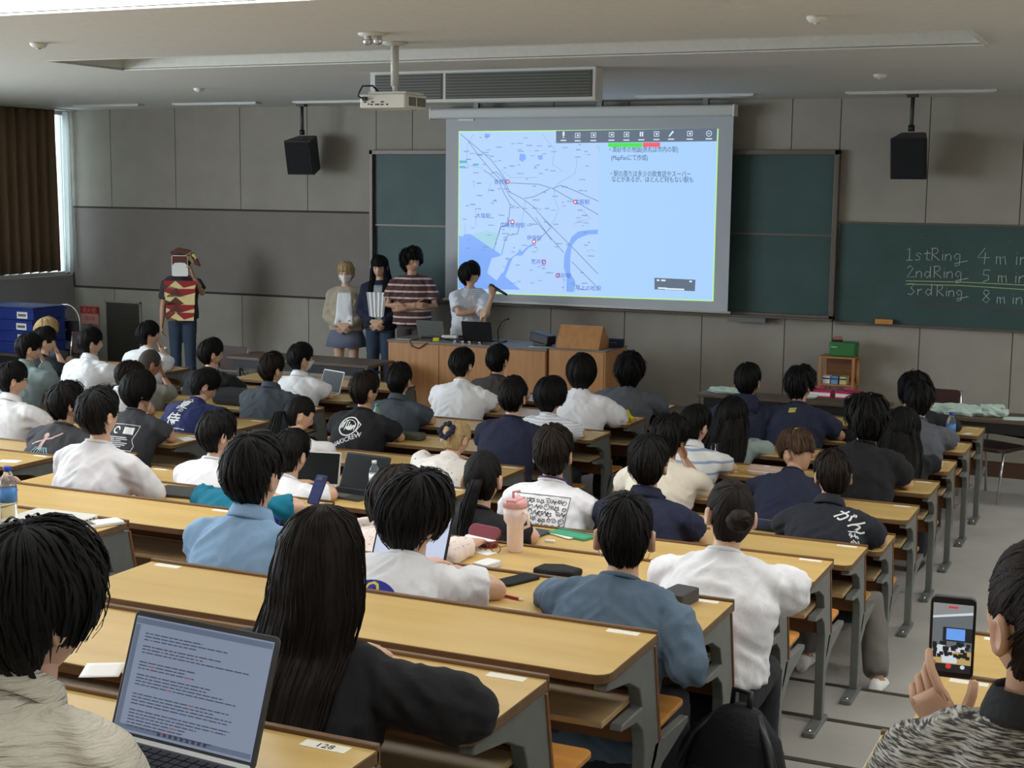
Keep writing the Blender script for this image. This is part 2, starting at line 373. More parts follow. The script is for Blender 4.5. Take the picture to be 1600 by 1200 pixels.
rb = empty('chalkboard', (.2, 0, 0), 0, 'lower green chalkboard at right with chalk writing about rings and minutes', 'chalkboard')
MB().box(-2.15, 2.1, -.04, -.014, 1.165, 2.2).obj('slate_panel', M['board'], rb)
f = MB(); f.box(-2.16, 2.1, -.05, -.014, 2.195, 2.215); f.box(-2.16, 2.1, -.06, -.014, 1.145, 1.17); f.box(2.08, 2.11, -.06, -.014, 1.145, 2.215)
f.obj('frame', M['boardframe'], rb, bevel=.003)
M['chalk'] = mat('white_chalk', (176, 186, 180), .9); M['chalky'] = mat('yellow_chalk', (170, 184, 140), .9); M['chalkf'] = mat('faint_chalk', (96, 116, 108), .9); M['chalkr'] = mat('faint_red_chalk', (98, 84, 82), .9)
STK = {'1': [[(.2, .8), (.45, 1), (.45, 0)], [(.15, 0), (.75, 0)]], 's': [[(.75, .5), (.4, .62), (.2, .48), (.6, .25), (.55, .05), (.1, .02)]], 't': [[(.4, .85), (.38, .1), (.7, .05)], [(.1, .58), (.75, .62)]],
       'R': [[(.2, 1), (.2, 0)], [(.1, .95), (.6, 1), (.8, .8), (.6, .55), (.2, .5), (.95, 0)]], 'i': [[(.4, .55), (.4, 0)], [(.4, .75), (.42, .78)]], 'n': [[(.15, .55), (.15, 0)], [(.15, .35), (.5, .58), (.7, .4), (.7, 0)]],
       'g': [[(.75, .5), (.4, .6), (.15, .35), (.4, .1), (.75, .45), (.7, -.3), (.3, -.4), (.25, -.2), (1.5, .05)]], '4': [[(.6, 1), (.05, .35), (1.0, .35)], [(.65, .7), (.6, -.1)]], 'm': [[(.05, .55), (.05, 0)], [(.05, .4), (.3, .55), (.4, 0)], [(.4, .4), (.7, .55), (.8, 0)]],
       '.': [[(.3, 0), (.36, .04)]], '2': [[(.1, .8), (.4, 1), (.7, .75), (.1, 0), (.9, .05)]], 'd': [[(.7, .45), (.3, .55), (.1, .25), (.4, 0), (.7, .3)], [(.7, 1), (.72, 0)]], '5': [[(.9, 1), (.25, 1), (.2, .6), (.7, .55), (.75, .2), (.2, 0)]],
       '3': [[(.1, .95), (.7, .95), (.35, .6), (.75, .3), (.4, 0), (.05, .1)]], 'r': [[(.2, .55), (.2, 0)], [(.2, .35), (.6, .55)]], '8': [[(.7, .9), (.3, 1), (.2, .75), (.8, .25), (.5, 0), (.15, .2), (.75, .8)]], 'F': [[(.2, 1), (.15, 0)], [(.2, 1), (.85, 1.05)], [(.2, .55), (.7, .58)]]}
def chalk(mb, s, x, z, h, adv):
    if mb is None: mb = MB(); chalk(mb, s, x, z, h, adv); return mb.obj('chalk_word', M['chalk'], rb)
    for c in s:
        for st in STK.get(c, []):
            pts = [(x+p*h*.8, -.0435, z+q*h) for p, q in st]
            mb.tube(pts, .0045, 5)
        x += h*adv*(1.25 if c == 'm' else (.55 if c in 'i.' else .9))
chalk(None, '1st', -1.47, 1.835, .125, .8); chalk(None, 'Ring', -1.22, 1.84, .125, .75); chalk(None, '4', -.76, 1.83, .15, .8); chalk(None, 'min.', -.58, 1.82, .15, .8)
chalk(None, '2nd', -1.45, 1.66, .12, .8); chalk(None, 'Ring', -1.19, 1.665, .12, .75); chalk(None, '5', -.71, 1.64, .12, .8); chalk(None, 'min', -.55, 1.64, .13, .8)
chalk(None, '3rd', -1.43, 1.48, .12, .8); chalk(None, 'Ring', -1.15, 1.48, .11, .75); chalk(None, '8', -.70, 1.43, .13, .8); chalk(None, 'min', -.55, 1.43, .12, .8)
MB().tube([(-1.45, -.0435, 1.622), (-.9, -.0435, 1.63), (-.2, -.0435, 1.62)], .005, 5).obj('chalk_underline', M['chalky'], rb); MB().tube([(-1.45, -.0435, 1.588), (-.9, -.0435, 1.595), (-.2, -.0435, 1.575)], .005, 5).obj('chalk_underline', M['chalky'], rb)
c3 = MB(); chalk(c3, 'F', -1.32, 2.03, .07, .8); chalk(c3, 'n', -.47, 2.02, .07, .8); c3.obj('faint_chalk_marks', M['chalkf'], rb)
c4 = MB(); c4.tube([(-1.3, -.0435, 1.41), (-.6, -.0435, 1.39), (-.2, -.0435, 1.37)], .005, 5); c4.tube([(-1.4, -.0435, 1.385), (-.6, -.0435, 1.365), (-.2, -.0435, 1.34)], .005, 5); c4.obj('faint_red_chalk_line', M['chalkr'], rb)
t = empty('chalk_eraser', (-1.44, -.085, 1.17), 0, 'wooden chalk eraser standing at the foot of the right chalkboard', 'eraser')
MB().box(-.09, .09, -.035, -.005, .0, .052).obj('wood_back', M['seat'], t, bevel=.006); MB().box(-.09, .09, -.005, .03, .002, .05).obj('felt', M['blackmat'], t)

# projection screen and the projected slide
ps = empty('projection_screen', (-4.8, -.25, 3.42), 0, 'lowered white projection screen showing a blue map slide', 'projection screen')
MB().prism(rrect(-.07, .07, -.125, -.005, .03), -1.85, 1.755, 'x').obj('housing', M['offwhite'], ps, bevel=.004)
for x in (-1.845, 1.74): MB().box(x, x+.02, -.072, .072, -.128, -.003).obj('housing_cap', M['white'], ps, bevel=.004)
MB().box(-1.5, -1.3, -.02, .02, -.145, -.125).obj('housing_clip', M['white'], ps)
for x in (-1.3, .2, 1.4): MB().box(x, x+.06, -.03, .03, -.005, .06).obj('hanger_bracket', M['steel'], ps)
MB().box(-1.66, 1.735, -.004, 0, -2.185, -.12).obj('fabric', M['screenmat'], ps)
MB().tube([(-1.69, 0, -2.195), (1.765, 0, -2.195)], .014, 8).obj('bottom_bar', M['white'], ps, True)
SL = bpy.data.meshes  # slide layers below
def P2(px): return px
SLY = -.0045
def flat(name, polys, m, layer, parent=ps, org=(-4.8, 3.42)):
    for poly in polys:
        n = len(poly); y = SLY-layer*.0006
        o = MB().add([(x-org[0], y, z-org[1]) for x, z in poly], [tuple(range(n))]).obj(name, m, parent)
    return o
def ribbon(name, lines, wd, m, layer):
    mb = MB(); y = SLY-layer*.0006
    for ln in lines:
        for (x0, z0), (x1, z1) in zip(ln, ln[1:]):
            d = Vector((x1-x0, z1-z0)); L = d.length
            if L < 1e-6: continue
            d /= L; n = Vector((-d.y, d.x))*wd/2; e = d*wd*.25
            mb.add([(x0-e.x+n.x+4.8, y, z0-e.y+n.y-3.42), (x1+e.x+n.x+4.8, y, z1+e.y+n.y-3.42), (x1+e.x-n.x+4.8, y, z1+e.y-n.y-3.42), (x0-e.x-n.x+4.8, y, z0-e.y-n.y-3.42)], [(0, 1, 2, 3)])
    return mb.obj(name, m, ps)
def text_mesh(body, size, align='LEFT', res=2, shear=0, off=0.0):
    c = bpy.data.curves.new('writing', 'FONT'); c.body = body; c.size = size; c.align_x = align; c.resolution_u = res; c.shear = shear; c.offset = off
    o = bpy.data.objects.new('writing', c); COL.objects.link(o)
    dg = bpy.context.evaluated_depsgraph_get(); me = bpy.data.meshes.new_from_object(o.evaluated_get(dg))
    bpy.data.objects.remove(o); bpy.data.curves.remove(c); return me
def wall_text(name, body, size, x, y, z, m, parent, align='LEFT', sx=1.0):
    """upright lettering facing -Y, (x, y, z) in the parent's frame"""
    me = text_mesh(body, size, align, off=0.0)
    for v in me.vertices: v.co = (x+v.co.x*sx, y, z+v.co.y)
    me.materials.clear(); me.materials.append(m)
    return link_mesh(name, me, parent)
SLIDE_GLOW = .92
M['s_bg'] = glow('slide_pale_blue', (168, 208, 252), SLIDE_GLOW); M['s_map'] = glow('slide_map_ground', (176, 208, 254), SLIDE_GLOW); M['s_water'] = glow('slide_water', (126, 170, 246), SLIDE_GLOW)
M['s_road'] = glow('slide_road', (110, 140, 184), SLIDE_GLOW); M['s_thin'] = glow('slide_thin_road', (140, 172, 214), SLIDE_GLOW); M['s_text'] = glow('slide_text', (44, 62, 100), SLIDE_GLOW); M['s_blue'] = glow('slide_blue_text', (58, 90, 196), SLIDE_GLOW)
M['s_edge'] = glow('slide_lime_edge', (186, 242, 150), SLIDE_GLOW); M['s_bar'] = glow('slide_toolbar', (92, 106, 124), SLIDE_GLOW); M['s_icon'] = glow('slide_toolbar_icon', (220, 232, 246), SLIDE_GLOW); M['s_green'] = glow('slide_green_tag', (72, 226, 74), SLIDE_GLOW)
M['s_red'] = glow('slide_red_tag', (238, 92, 112), SLIDE_GLOW); M['s_ring'] = glow('slide_red_ring', (214, 70, 96), SLIDE_GLOW); M['s_white'] = glow('slide_white', (235, 245, 255), SLIDE_GLOW); M['s_park'] = glow('slide_park', (160, 208, 226), SLIDE_GLOW); M['s_teal'] = glow('slide_teal_sign', (92, 178, 194), SLIDE_GLOW)
SLIDE = {'edge': [[(-6.296, 3.159), (-3.224, 3.168), (-3.223, 1.339), (-6.296, 1.312)]], 'bg': [[(-6.284, 3.148), (-3.237, 3.151), (-3.238, 1.352), (-6.283, 1.324)]], 'map': [[(-6.28, 3.144), (-4.57, 3.142), (-4.556, 1.346), (-6.279, 1.328)]], 'park': [[(-6.106, 1.991), (-5.941, 2.035), (-5.764, 2.005), (-5.85, 1.809), (-5.952, 1.852), (-6.106, 1.951)], [(-4.594, 3.007), (-4.557, 2.985), (-4.561, 2.906), (-4.618, 2.985)], [(-4.869, 1.581), (-4.826, 1.493), (-4.823, 1.381), (-4.884, 1.379)]], 'water': [[(-6.286, 1.97), (-6.235, 1.96), (-6.215, 1.989), (-6.132, 1.991), (-5.991, 1.908), (-5.742, 1.767), (-5.761, 1.749), (-5.862, 1.723), (-5.917, 1.561), (-5.795, 1.468), (-5.746, 1.55), (-5.708, 1.569), (-5.659, 1.701), (-5.585, 1.76), (-5.535, 1.796), (-5.511, 1.842), (-5.486, 1.808), (-5.412, 1.872), (-5.363, 1.9), (-5.314, 1.901), (-5.314, 1.886), (-5.4, 1.856), (-5.485, 1.763), (-5.56, 1.761), (-5.597, 1.737), (-5.689, 1.518), (-5.505, 1.382), (-5.492, 1.375), (-6.288, 1.36)], [(-4.568, 2.077), (-4.567, 2.027), (-4.686, 2.019), (-4.804, 1.972), (-4.875, 1.892), (-4.891, 1.758), (-4.888, 1.58), (-4.826, 1.493), (-4.841, 1.375), (-4.932, 1.377), (-4.929, 1.534), (-4.967, 1.644), (-4.964, 1.779), (-4.923, 1.891), (-4.877, 1.992), (-4.806, 2.049), (-4.687, 2.069)], [(-5.526, 2.905), (-5.455, 2.899), (-5.448, 2.848), (-5.492, 2.813), (-5.531, 2.836)], [(-5.308, 2.882), (-5.245, 2.894), (-5.244, 2.842), (-5.289, 2.836)], [(-5.345, 2.784), (-5.306, 2.744), (-5.344, 2.738)], [(-5.969, 3.132), (-5.891, 3.126), (-5.91, 3.091), (-5.949, 3.068)]], 'island': [[(-5.862, 1.723), (-5.761, 1.744), (-5.659, 1.701), (-5.733, 1.562), (-5.795, 1.468), (-5.917, 1.55)]], 'road': [[(-6.273, 3.128), (-6.066, 2.975), (-5.881, 2.835), (-5.749, 2.684), (-5.683, 2.591)], [(-6.173, 3.046), (-6.026, 2.87), (-5.88, 2.718), (-5.735, 2.591), (-5.642, 2.428), (-5.407, 2.233), (-5.2, 2.04), (-5.122, 1.948)], [(-5.67, 2.58), (-5.284, 2.566), (-5.119, 2.521), (-4.841, 2.381), (-4.566, 2.242)], [(-5.119, 2.521), (-5.019, 2.557), (-4.881, 2.512), (-4.569, 2.39)], [(-5.88, 2.683), (-5.814, 2.701), (-5.736, 2.637), (-5.643, 2.475), (-5.5, 2.412), (-5.345, 2.316), (-5.138, 2.099)], [(-5.461, 2.407), (-5.346, 2.426), (-5.157, 2.515)], [(-5.972, 2.718), (-5.879, 2.666), (-5.774, 2.579), (-5.707, 2.451), (-5.635, 2.335), (-5.658, 2.112), (-5.742, 2.086), (-5.806, 1.931)], [(-5.318, 2.195), (-5.168, 2.008), (-4.97, 1.812)], [(-5.232, 2.196), (-5.072, 2.055), (-4.875, 1.881), (-4.558, 1.591)], [(-4.872, 1.714), (-4.579, 1.457)], [(-5.121, 2.098), (-5.217, 2.007), (-5.302, 1.926)], [(-5.665, 2.188), (-5.664, 2.098), (-5.752, 2.085), (-5.801, 1.936), (-5.837, 1.81)], [(-5.515, 2.123), (-5.538, 2.01), (-5.663, 1.985), (-5.7, 1.916), (-5.736, 1.767)]], 'thin': [[(-6.107, 3.127), (-6.186, 2.999), (-6.19, 2.775), (-5.985, 2.741)], [(-5.75, 2.731), (-5.632, 2.638), (-5.311, 2.64)], [(-4.825, 2.871), (-4.847, 2.689), (-5.057, 2.573), (-5.094, 2.527), (-5.092, 2.412), (-5.04, 2.297), (-5.088, 2.181), (-5.138, 2.099)], [(-6.067, 2.269), (-6.065, 2.091)], [(-5.448, 2.372), (-5.496, 2.103)], [(-5.255, 3.123), (-5.101, 2.951), (-5.123, 2.791), (-4.997, 2.711)], [(-5.879, 2.589), (-5.917, 2.46)], [(-6.103, 2.576), (-6.089, 2.517)], [(-4.849, 2.128), (-4.775, 2.176), (-4.688, 2.177)], [(-4.777, 2.302), (-4.651, 2.189)], [(-6.21, 2.109), (-6.203, 1.995)], [(-5.326, 1.892), (-5.276, 1.814)], [(-4.694, 1.831), (-4.635, 1.855), (-4.587, 1.834)], [(-4.959, 1.51), (-4.969, 1.375)]], 'teal': [[(-6.284, 2.828), (-6.182, 2.828), (-6.181, 2.799), (-6.284, 2.796)], [(-6.284, 2.766), (-6.208, 2.766), (-6.207, 2.74), (-6.283, 2.74)], [(-6.111, 2.793), (-6.038, 2.794), (-6.038, 2.77), (-6.111, 2.766)]], 'stations': [((-5.67, 2.591), '', 0), ((-4.841, 2.377), '', 0), ((-5.606, 2.141), '', 0), ((-5.336, 1.925), '', 0), ((-5.209, 1.698), '', 0), ((-5.039, 1.554), '', 0)], 'names': [('曽根駅', -5.748, 2.567), ('宝殿駅', -4.76, 2.355), ('山陽曽根駅', -5.602, 2.082), ('伊保駅', -5.332, 1.944), ('荒井駅', -5.276, 1.678), ('高砂駅', -4.966, 1.533), ('尾上の松駅', -4.668, 1.405), ('大塩駅', -5.974, 2.182)], 'bar': [[(-5.086, 3.155), (-3.238, 3.17), (-3.241, 3.037), (-5.083, 3.02)]], 'green': [[(-4.464, 3.021), (-4.07, 3.023), (-4.069, 2.977), (-4.463, 2.977)]], 'red': [[(-4.065, 3.024), (-3.868, 3.025), (-3.867, 2.977), (-4.063, 2.977)]], 'cap': [[(-3.895, 1.569), (-3.43, 1.565), (-3.433, 1.441), (-3.892, 1.443)]], 'icons': [(-4.995, 3.106), (-4.826, 3.102), (-4.639, 3.104), (-4.428, 3.107), (-4.254, 3.108), (-4.082, 3.11), (-3.911, 3.112), (-3.746, 3.115), (-3.537, 3.115), (-3.326, 3.117)]}
flat('slide_edge', SLIDE['edge'], M['s_edge'], 0); flat('slide_background', SLIDE['bg'], M['s_bg'], 1); flat('slide_map', SLIDE['map'], M['s_map'], 2); flat('map_park', SLIDE['park'], M['s_park'], 3); flat('map_water', SLIDE['water'], M['s_water'], 4)
flat('map_island', SLIDE['island'], M['s_map'], 5)
ribbon('map_road', SLIDE['road'], .008, M['s_road'], 6); ribbon('map_lane', SLIDE['thin'], .005, M['s_thin'], 6); flat('map_sign', SLIDE['teal'], M['s_teal'], 6)
_mb = MB(); _rng = random.Random(3)
for i in range(150):      # the tiny illegible place labels of the map
    x = _rng.uniform(-6.25, -4.68); z = _rng.uniform(1.75, 3.1) if x < -5.75 else _rng.uniform(1.4, 3.1)
    wdt = _rng.uniform(.02, .075); h = _rng.choice([.010, .012, .014]); n = int(wdt/.014)+1
    for q in range(n):
        a = x+4.8+q*.014; _mb.add([(a, SLY-.0045, z-3.42), (a+.010, SLY-.0045, z-3.42), (a+.010, SLY-.0045, z+h-3.42), (a, SLY-.0045, z+h*_rng.uniform(.5, 1)-3.42)], [(0, 1, 2, 3)])
tag(_mb.obj('map_small_label', M['s_road'], ps), kind='stuff')
for (x, z), nm, off in SLIDE['stations']:
    mb = MB(); mr = MB()
    for q in range(16):
        a, b = 2*math.pi*q/16, 2*math.pi*(q+1)/16
        mr.add([(x+4.8+r_*math.cos(t_), SLY-.005, z-3.42+r_*math.sin(t_)) for r_, t_ in ((.026, a), (.026, b), (.014, b), (.014, a))], [(0, 1, 2, 3)])
    mr.obj('station_ring', M['s_ring'], ps)
    flat('station_dot', [[(x+.014*math.cos(2*math.pi*q/12), z+.014*math.sin(2*math.pi*q/12)) for q in range(12)]], M['s_white'], 8)
for body, x, z in SLIDE['names']: wall_text('station_name', body, .062, x+4.8, SLY-.0056, z-3.42, M['s_blue'], ps, 'CENTER')
wall_text('slide_text_line', '・高砂市の地図(赤丸は市内の駅)', .07, -4.47+4.8, SLY-.003, 2.925-3.42, M['s_text'], ps, sx=.79)
wall_text('slide_text_line', '(MapFanにて作成)', .07, -4.43+4.8, SLY-.003, 2.838-3.42, M['s_text'], ps, sx=.79)
wall_text('slide_text_line', '・駅の周りは多少の飲食店やスーパー', .07, -4.45+4.8, SLY-.003, 2.665-3.42, M['s_text'], ps, sx=.79)
wall_text('slide_text_line', 'などがあるが、ほとんど何もない駅も', .07, -4.42+4.8, SLY-.003, 2.605-3.42, M['s_text'], ps, sx=.79)
flat('toolbar', SLIDE['bar'], M['s_bar'], 6); flat('toolbar_green_tag', SLIDE['green'], M['s_green'], 7); flat('toolbar_red_tag', SLIDE['red'], M['s_red'], 7); flat('slide_caption_box', SLIDE['cap'], M['s_bar'], 6)
_mb = MB()
for i, (x, z) in enumerate(SLIDE['icons']):
    X, Z, y = x+4.8, z-3.42, SLY-.0048
    def q4(a, b, c, d): _mb.add([(X+a, y, Z+c), (X+b, y, Z+c), (X+b, y, Z+d), (X+a, y, Z+d)], [(0, 1, 2, 3)])
    if i in (0,): q4(-.012, .012, -.005, .04); q4(-.004, .004, -.025, -.005); q4(-.012, .012, -.028, -.022)
    elif i == 7: _mb.add([(X-.03, y, Z-.025), (X-.015, y, Z-.028), (X+.03, y, Z+.02), (X+.015, y, Z+.035)], [(0, 1, 2, 3)])
    elif i == 5: q4(-.02, -.004, -.02, .03); q4(.004, .02, -.02, .03)
    elif i == 9:
        for q in range(12):
            a, b = 2*math.pi*q/12, 2*math.pi*(q+1)/12
            _mb.add([(X+r_*math.cos(t_), y, Z+r_*math.sin(t_)) for r_, t_ in ((.032, a), (.032, b), (.025, b), (.025, a))], [(0, 1, 2, 3)])
        q4(-.014, .014, -.003, .004)
    else:
        q4(-.03, .03, .024, .03); q4(-.03, .03, -.024, -.018); q4(-.03, -.024, -.024, .03); q4(.024, .03, -.024, .03); q4(-.008, .012, -.008, .014)
    q4(-.035, .035, -.062, -.05)
_mb.obj('toolbar_icon', M['s_icon'], ps)
_cx = sum(q[0] for q in SLIDE['cap'][0])/4; _cz = sum(q[1] for q in SLIDE['cap'][0])/4
for _x, _w, _z in ((-.19, .03, .04), (-.13, .05, .04), (.18, .03, .04), (-.14, .10, -.045), (.0, .22, -.05)):
    flat('caption_mark', [[(_cx+_x-_w/2, _cz+_z-.009), (_cx+_x+_w/2, _cz+_z-.009), (_cx+_x+_w/2, _cz+_z+.009), (_cx+_x-_w/2, _cz+_z+.009)]], M['s_icon'], 8)

# ceiling projector
t = empty('projector', (-3.30, -7.1, 3.42), 0, 'white ceiling projector on a pole, sockets and cable at its back', 'projector')
MB().lathe([(.085, 0), (.085, -.01), (.03, -.022)], (0, 0, 0), 20).obj('ceiling_plate', M['offwhite'], t, True)
MB().tube([(0, 0, -.01), (0, 0, -.27)], .026, 12).obj('pole', M['offwhite'], t, True)
MB().tube([(-.005, .0, -.2), (.0, .01, -.31)], .018, 10).obj('pole_joint', M['white'], t, True)
MB().box(-.17, .10, -.04, .2, -.318, -.306).obj('mount_plate', M['offwhite'], t)
pb = MB(); pb.prism(rrect(-.245, .085, -.02, .27, .012), -.405, -.318, 'z'); pb.obj('body', M['white'], t, bevel=.006)
MB().tube([(-.22, -.03, -.345), (-.225, -.08, -.33), (-.2, -.06, -.27), (-.16, 0, -.265), (-.13, .04, -.31)], .006, 6).obj('power_cable', M['black'], t, True)
MB().box(-.215, -.185, -.045, -.019, -.36, -.335).obj('plug', M['black'], t, bevel=.004)
for q, (x, z, a) in enumerate([(-.215, -.372, .02), (-.185, -.385, .012), (-.16, -.372, .02), (-.165, -.388, .016), (-.13, -.388, .03), (-.09, -.372, .022), (-.09, -.388, .02), (-.05, -.388, .014)]):
    MB().box(x, x+a, -.023, -.019, z, z+.009).obj('socket', M['steeldk'], t)
MB().box(.083, .088, .03, .12, -.39, -.335).obj('vent_grille', M['steel'], t); MB().box(.083, .088, .14, .25, -.39, -.335).obj('vent_grille', M['steel'], t)
MB().lathe([(.04, 0), (.045, .03), (.03, .04)], (-.02, .27, -.362), 16, 'y').obj('lens', M['black'], t, True)

# two hanging loudspeakers
for x, ry, nm in ((-8.28, .12, 'left of the chalkboard'), (-1.2, 0, 'at right above the written chalkboard')):
    t = empty('loudspeaker', (x, -.45, 3.48), ry, 'black box loudspeaker hanging from the ceiling '+nm, 'loudspeaker', 'hanging loudspeakers')
    MB().box(-.05, .05, -.05, .05, -.03, 0).obj('ceiling_plate', M['steeldk'], t)
    MB().tube([(0, 0, -.02), (0, 0, -.36)], .02, 10).obj('pole', M['steeldk'], t, True)
    MB().tube([(0, 0, -.3), (0, 0, -.36)], .032, 10).obj('clamp', M['black'], t, True)
    mt = Matrix.Translation((0, 0, -.40)) @ Matrix.Rotation(R(14), 4, 'X')
    MB().prism([(-.18, -.14), (.18, -.14), (.12, .16), (-.12, .16)], -.41, .0, 'z', mt).obj('cabinet', M['black'], t, bevel=.01)
    MB().box(-.165, .165, -.152, -.14, -.395, -.015, mt).obj('front_grille', M['blackmat'], t, bevel=.004)

# curtains on the left wall
def curtain(name, y0, y1, z0, z1, x, m, label, wave=.05, per=.17):
    mb = MB(); n = int((y1-y0)/.02); vs = []
    for i in range(n+1):
        y = y0+(y1-y0)*i/n; ph = 2*math.pi*y/per
        for j in range(6):
            q = j/5; am = wave*(.6+.5*q)
            vs.append((x+am*math.sin(ph+.5*math.sin(y*3))+.01*math.sin(ph*2.3+q*2), y+.012*math.sin(ph*.7)*q, z1+(z0-z1)*q+(.012*math.sin(ph) if j == 5 else 0)))
    mb.add(vs, [(i*6+j, (i+1)*6+j, (i+1)*6+j+1, i*6+j+1) for i in range(n) for j in range(5)])
    o = mb.obj(name, m, None, True); s_ = o.modifiers.new('thickness', 'SOLIDIFY'); s_.thickness = .004
    return tag(o, label, 'curtain')
curtain('curtain', -5.2, -.40, 1.37, 3.46, -12.10, M['curtain'], 'long brown pleated curtain drawn over the left window')
curtain('lace_curtain', -.185, -.045, 1.34, 3.45, -12.17, M['sheer'], 'narrow strip of white lace curtain in the window corner', .015, .05)
tag(MB().box(-12.14, -12.05, -5.3, -.03, 3.46, 3.478).obj('curtain_rail', M['frame']), 'pale curtain rail above the brown curtain', 'rail')

# notices and grille on the front wall
t = empty('hydrant_sign', (-11.93, -.02, .66), 0, 'red and pink fire hydrant sign low on the wall at left', 'sign')
MB().box(-.15, .15, -.02, 0, .13, .225).obj('red_plate', M['red'], t); MB().box(-.135, .155, -.018, 0, -.01, .13).obj('pink_plate', M['pinksign'], t); MB().box(-.02, .02, -.015, .01, -.5, -.01).obj('post', M['steel'], t)
wall_text('sign_lettering', '消火栓', .082, 0, -.0215, .148, M['pinksign'], t, 'CENTER'); wall_text('sign_lettering', '消火栓', .06, .01, -.0195, .045, M['red'], t, 'CENTER')
t = empty('vent_door', (-11.375, -.015, .15), 0, 'dark louvred vent door in a pale frame on the left wall', 'vent')
f = MB(); f.box(-.30, -.275, -.015, 0, 0, .83); f.box(.275, .30, -.015, 0, 0, .83); f.box(-.30, .30, -.015, 0, .805, .83); f.box(-.3, .3, -.015, 0, 0, .02); f.obj('frame', M['wall'], t)
MB().box(-.275, .275, -.004, 0, .02, .805).obj('backing', M['groove'], t)
for q in range(30): MB().box(-.272, .272, -.012, -.003, .03+q*.0258, .03+q*.0258+.014).obj('louvre_slat', M['louver'], t)

# ------------------------------------------------------------------ fixed lecture-hall desks (each carries the backs and seats of the row in front)
DW = 1.757
def make_desk():
    t = empty('lecture_desk')
    # desktop: laminate with rounded near corners
    poly = rrect(-DW, 0, -DD, 0, .045)
    poly = [(x, y) if y < -.1 else (min(max(x, -DW), 0) if False else x, y) for x, y in poly]
    poly = [p for p in poly if p[1] < -.2] ; poly = [(0, 0), (-DW, 0)] + [p for p in poly if p[0] < -DW/2] + [p for p in poly if p[0] > -DW/2]
    mb = MB(); n = len(poly)
    mb.add([(x, y, .692) for x, y in poly]+[(x, y, .72) for x, y in poly], [])
    b0 = 0
    mb.f.append(tuple(range(n, 2*n))); mb.m.append(0)
    mb.f.append(tuple(range(n-1, -1, -1))); mb.m.append(1)
    for i in range(n): mb.f.append((i, (i+1) % n, n+(i+1) % n, n+i)); mb.m.append(1)
    mb.obj('desktop', [M['desk'], M['deskedge']], t, bevel=.004)
    MB().box(-DW, 0, -.012, .004, .688, .729).obj('edge_strip', M['deskedge'], t, bevel=.003)
    MB().box(-DW+.05, -.05, -.30, -.055, .535, .553).obj('book_shelf', M['shelfwood'], t, bevel=.003)
    MB().box(-DW+.04, -.04, -.032, -.02, .40, .55).obj('modesty_panel', M['ply'], t)
    mt = Matrix.Translation((0, .012, .68)) @ Matrix.Rotation(R(12), 4, 'X')
    MB().box(-DW+.012, -.012, .0, .014, -.315, -.005, mt).obj('backrest_board', M['ply'], t, bevel=.004)
    for i in range(3):
        a = -DW+.03+i*(DW-.06)/3+.02; b = a+(DW-.06)/3-.04
        poly = rrect(a, b, .10, .43, .03)
        MB().prism(poly, .368, .384, 'z').obj('seat', M['seat'], t, bevel=.003)
        MB().box(a+.2, a+.3, .09, .34, .335, .368).obj('seat_bracket', M['steeldk'], t, bevel=.004)
    for x in (-DW+.012, -.05):
        side = [(-.058, .02), (-.012, .02), (-.012, .69), (-.36, .69), (-.37, .665), (-.20, .635), (-.11, .59), (-.085, .53), (-.24, .532), (-.25, .515), (-.13, .50), (-.075, .46), (-.058, .40)]
        lg = MB().prism(side, x, x+.038, 'x').obj('leg', M['steel'], t, bevel=.004)
        MB().prism([(-.012, .68), (.022, .68), (.085, .37), (.06, .33), (-.012, .25)], x+.005, x+.033, 'x').obj('back_bracket', M['steel'], lg, bevel=.003)
        MB().prism([(.05, .375), (.36, .355), (.36, .335), (.12, .29), (-.012, .2), (-.012, .28)], x+.005, x+.033, 'x').obj('seat_arm', M['steel'], lg, bevel=.003)
        MB().prism(rrect(x-.008, x+.046, -.235, .035, .012), .0, .022, 'z').obj('foot_plate', M['steel'], lg, bevel=.004)
        MB().lathe([(.010, .02), (.010, .028), (.005, .031)], (x+.019, -.21, 0), 8).obj('bolt', M['chrome'], lg, True)
    for x in (-.14, -DW+.04): MB().box(x, x+.095, -.052, -.022, .7195, .7212).obj('number_label', M['sticker'], t)
    return t
proto = make_desk()
ORD = ['first', 'second', 'third', 'fourth', 'fifth', 'sixth', 'seventh', 'eighth', 'ninth', 'tenth', 'eleventh', 'twelfth', 'thirteenth', 'fourteenth']
BLK = {'R': (0.0, range(0, 14), 'of the block beside the aisle'), 'M': (-2.502, range(0, 11), 'of the middle block'), 'L': (-5.005, range(0, 8), 'of the left block'), 'W': (-7.535, range(0, 5), 'of the block nearest the window wall'), 'B': (.755+DW, range(8, 13), 'of the block right of the aisle')}
first = True
for key, (xr, rows, nm) in BLK.items():
    for k in rows:
        d = proto if first else copy_tree(proto); first = False
        d.location = (xr, yd(k), fl(k))
        tag(d, 'yellow-topped bench desk, %s row from the front %s' % (ORD[k], nm), 'desk', 'fixed lecture desks in rows')
# seat number printed on the sticker of the desk nearest the camera
for o in bpy.data.objects:
    if o.name.startswith('lecture_desk') and abs(o.location.x) < .01 and abs(o.location.y-yd(12)) < .01:
        me = text_mesh('128', .026, 'CENTER')
        for v in me.vertices: v.co = (-.092+v.co.x, -.046+v.co.y, .7217)
        me.materials.append(M['black']); link_mesh('label_number', me, o)

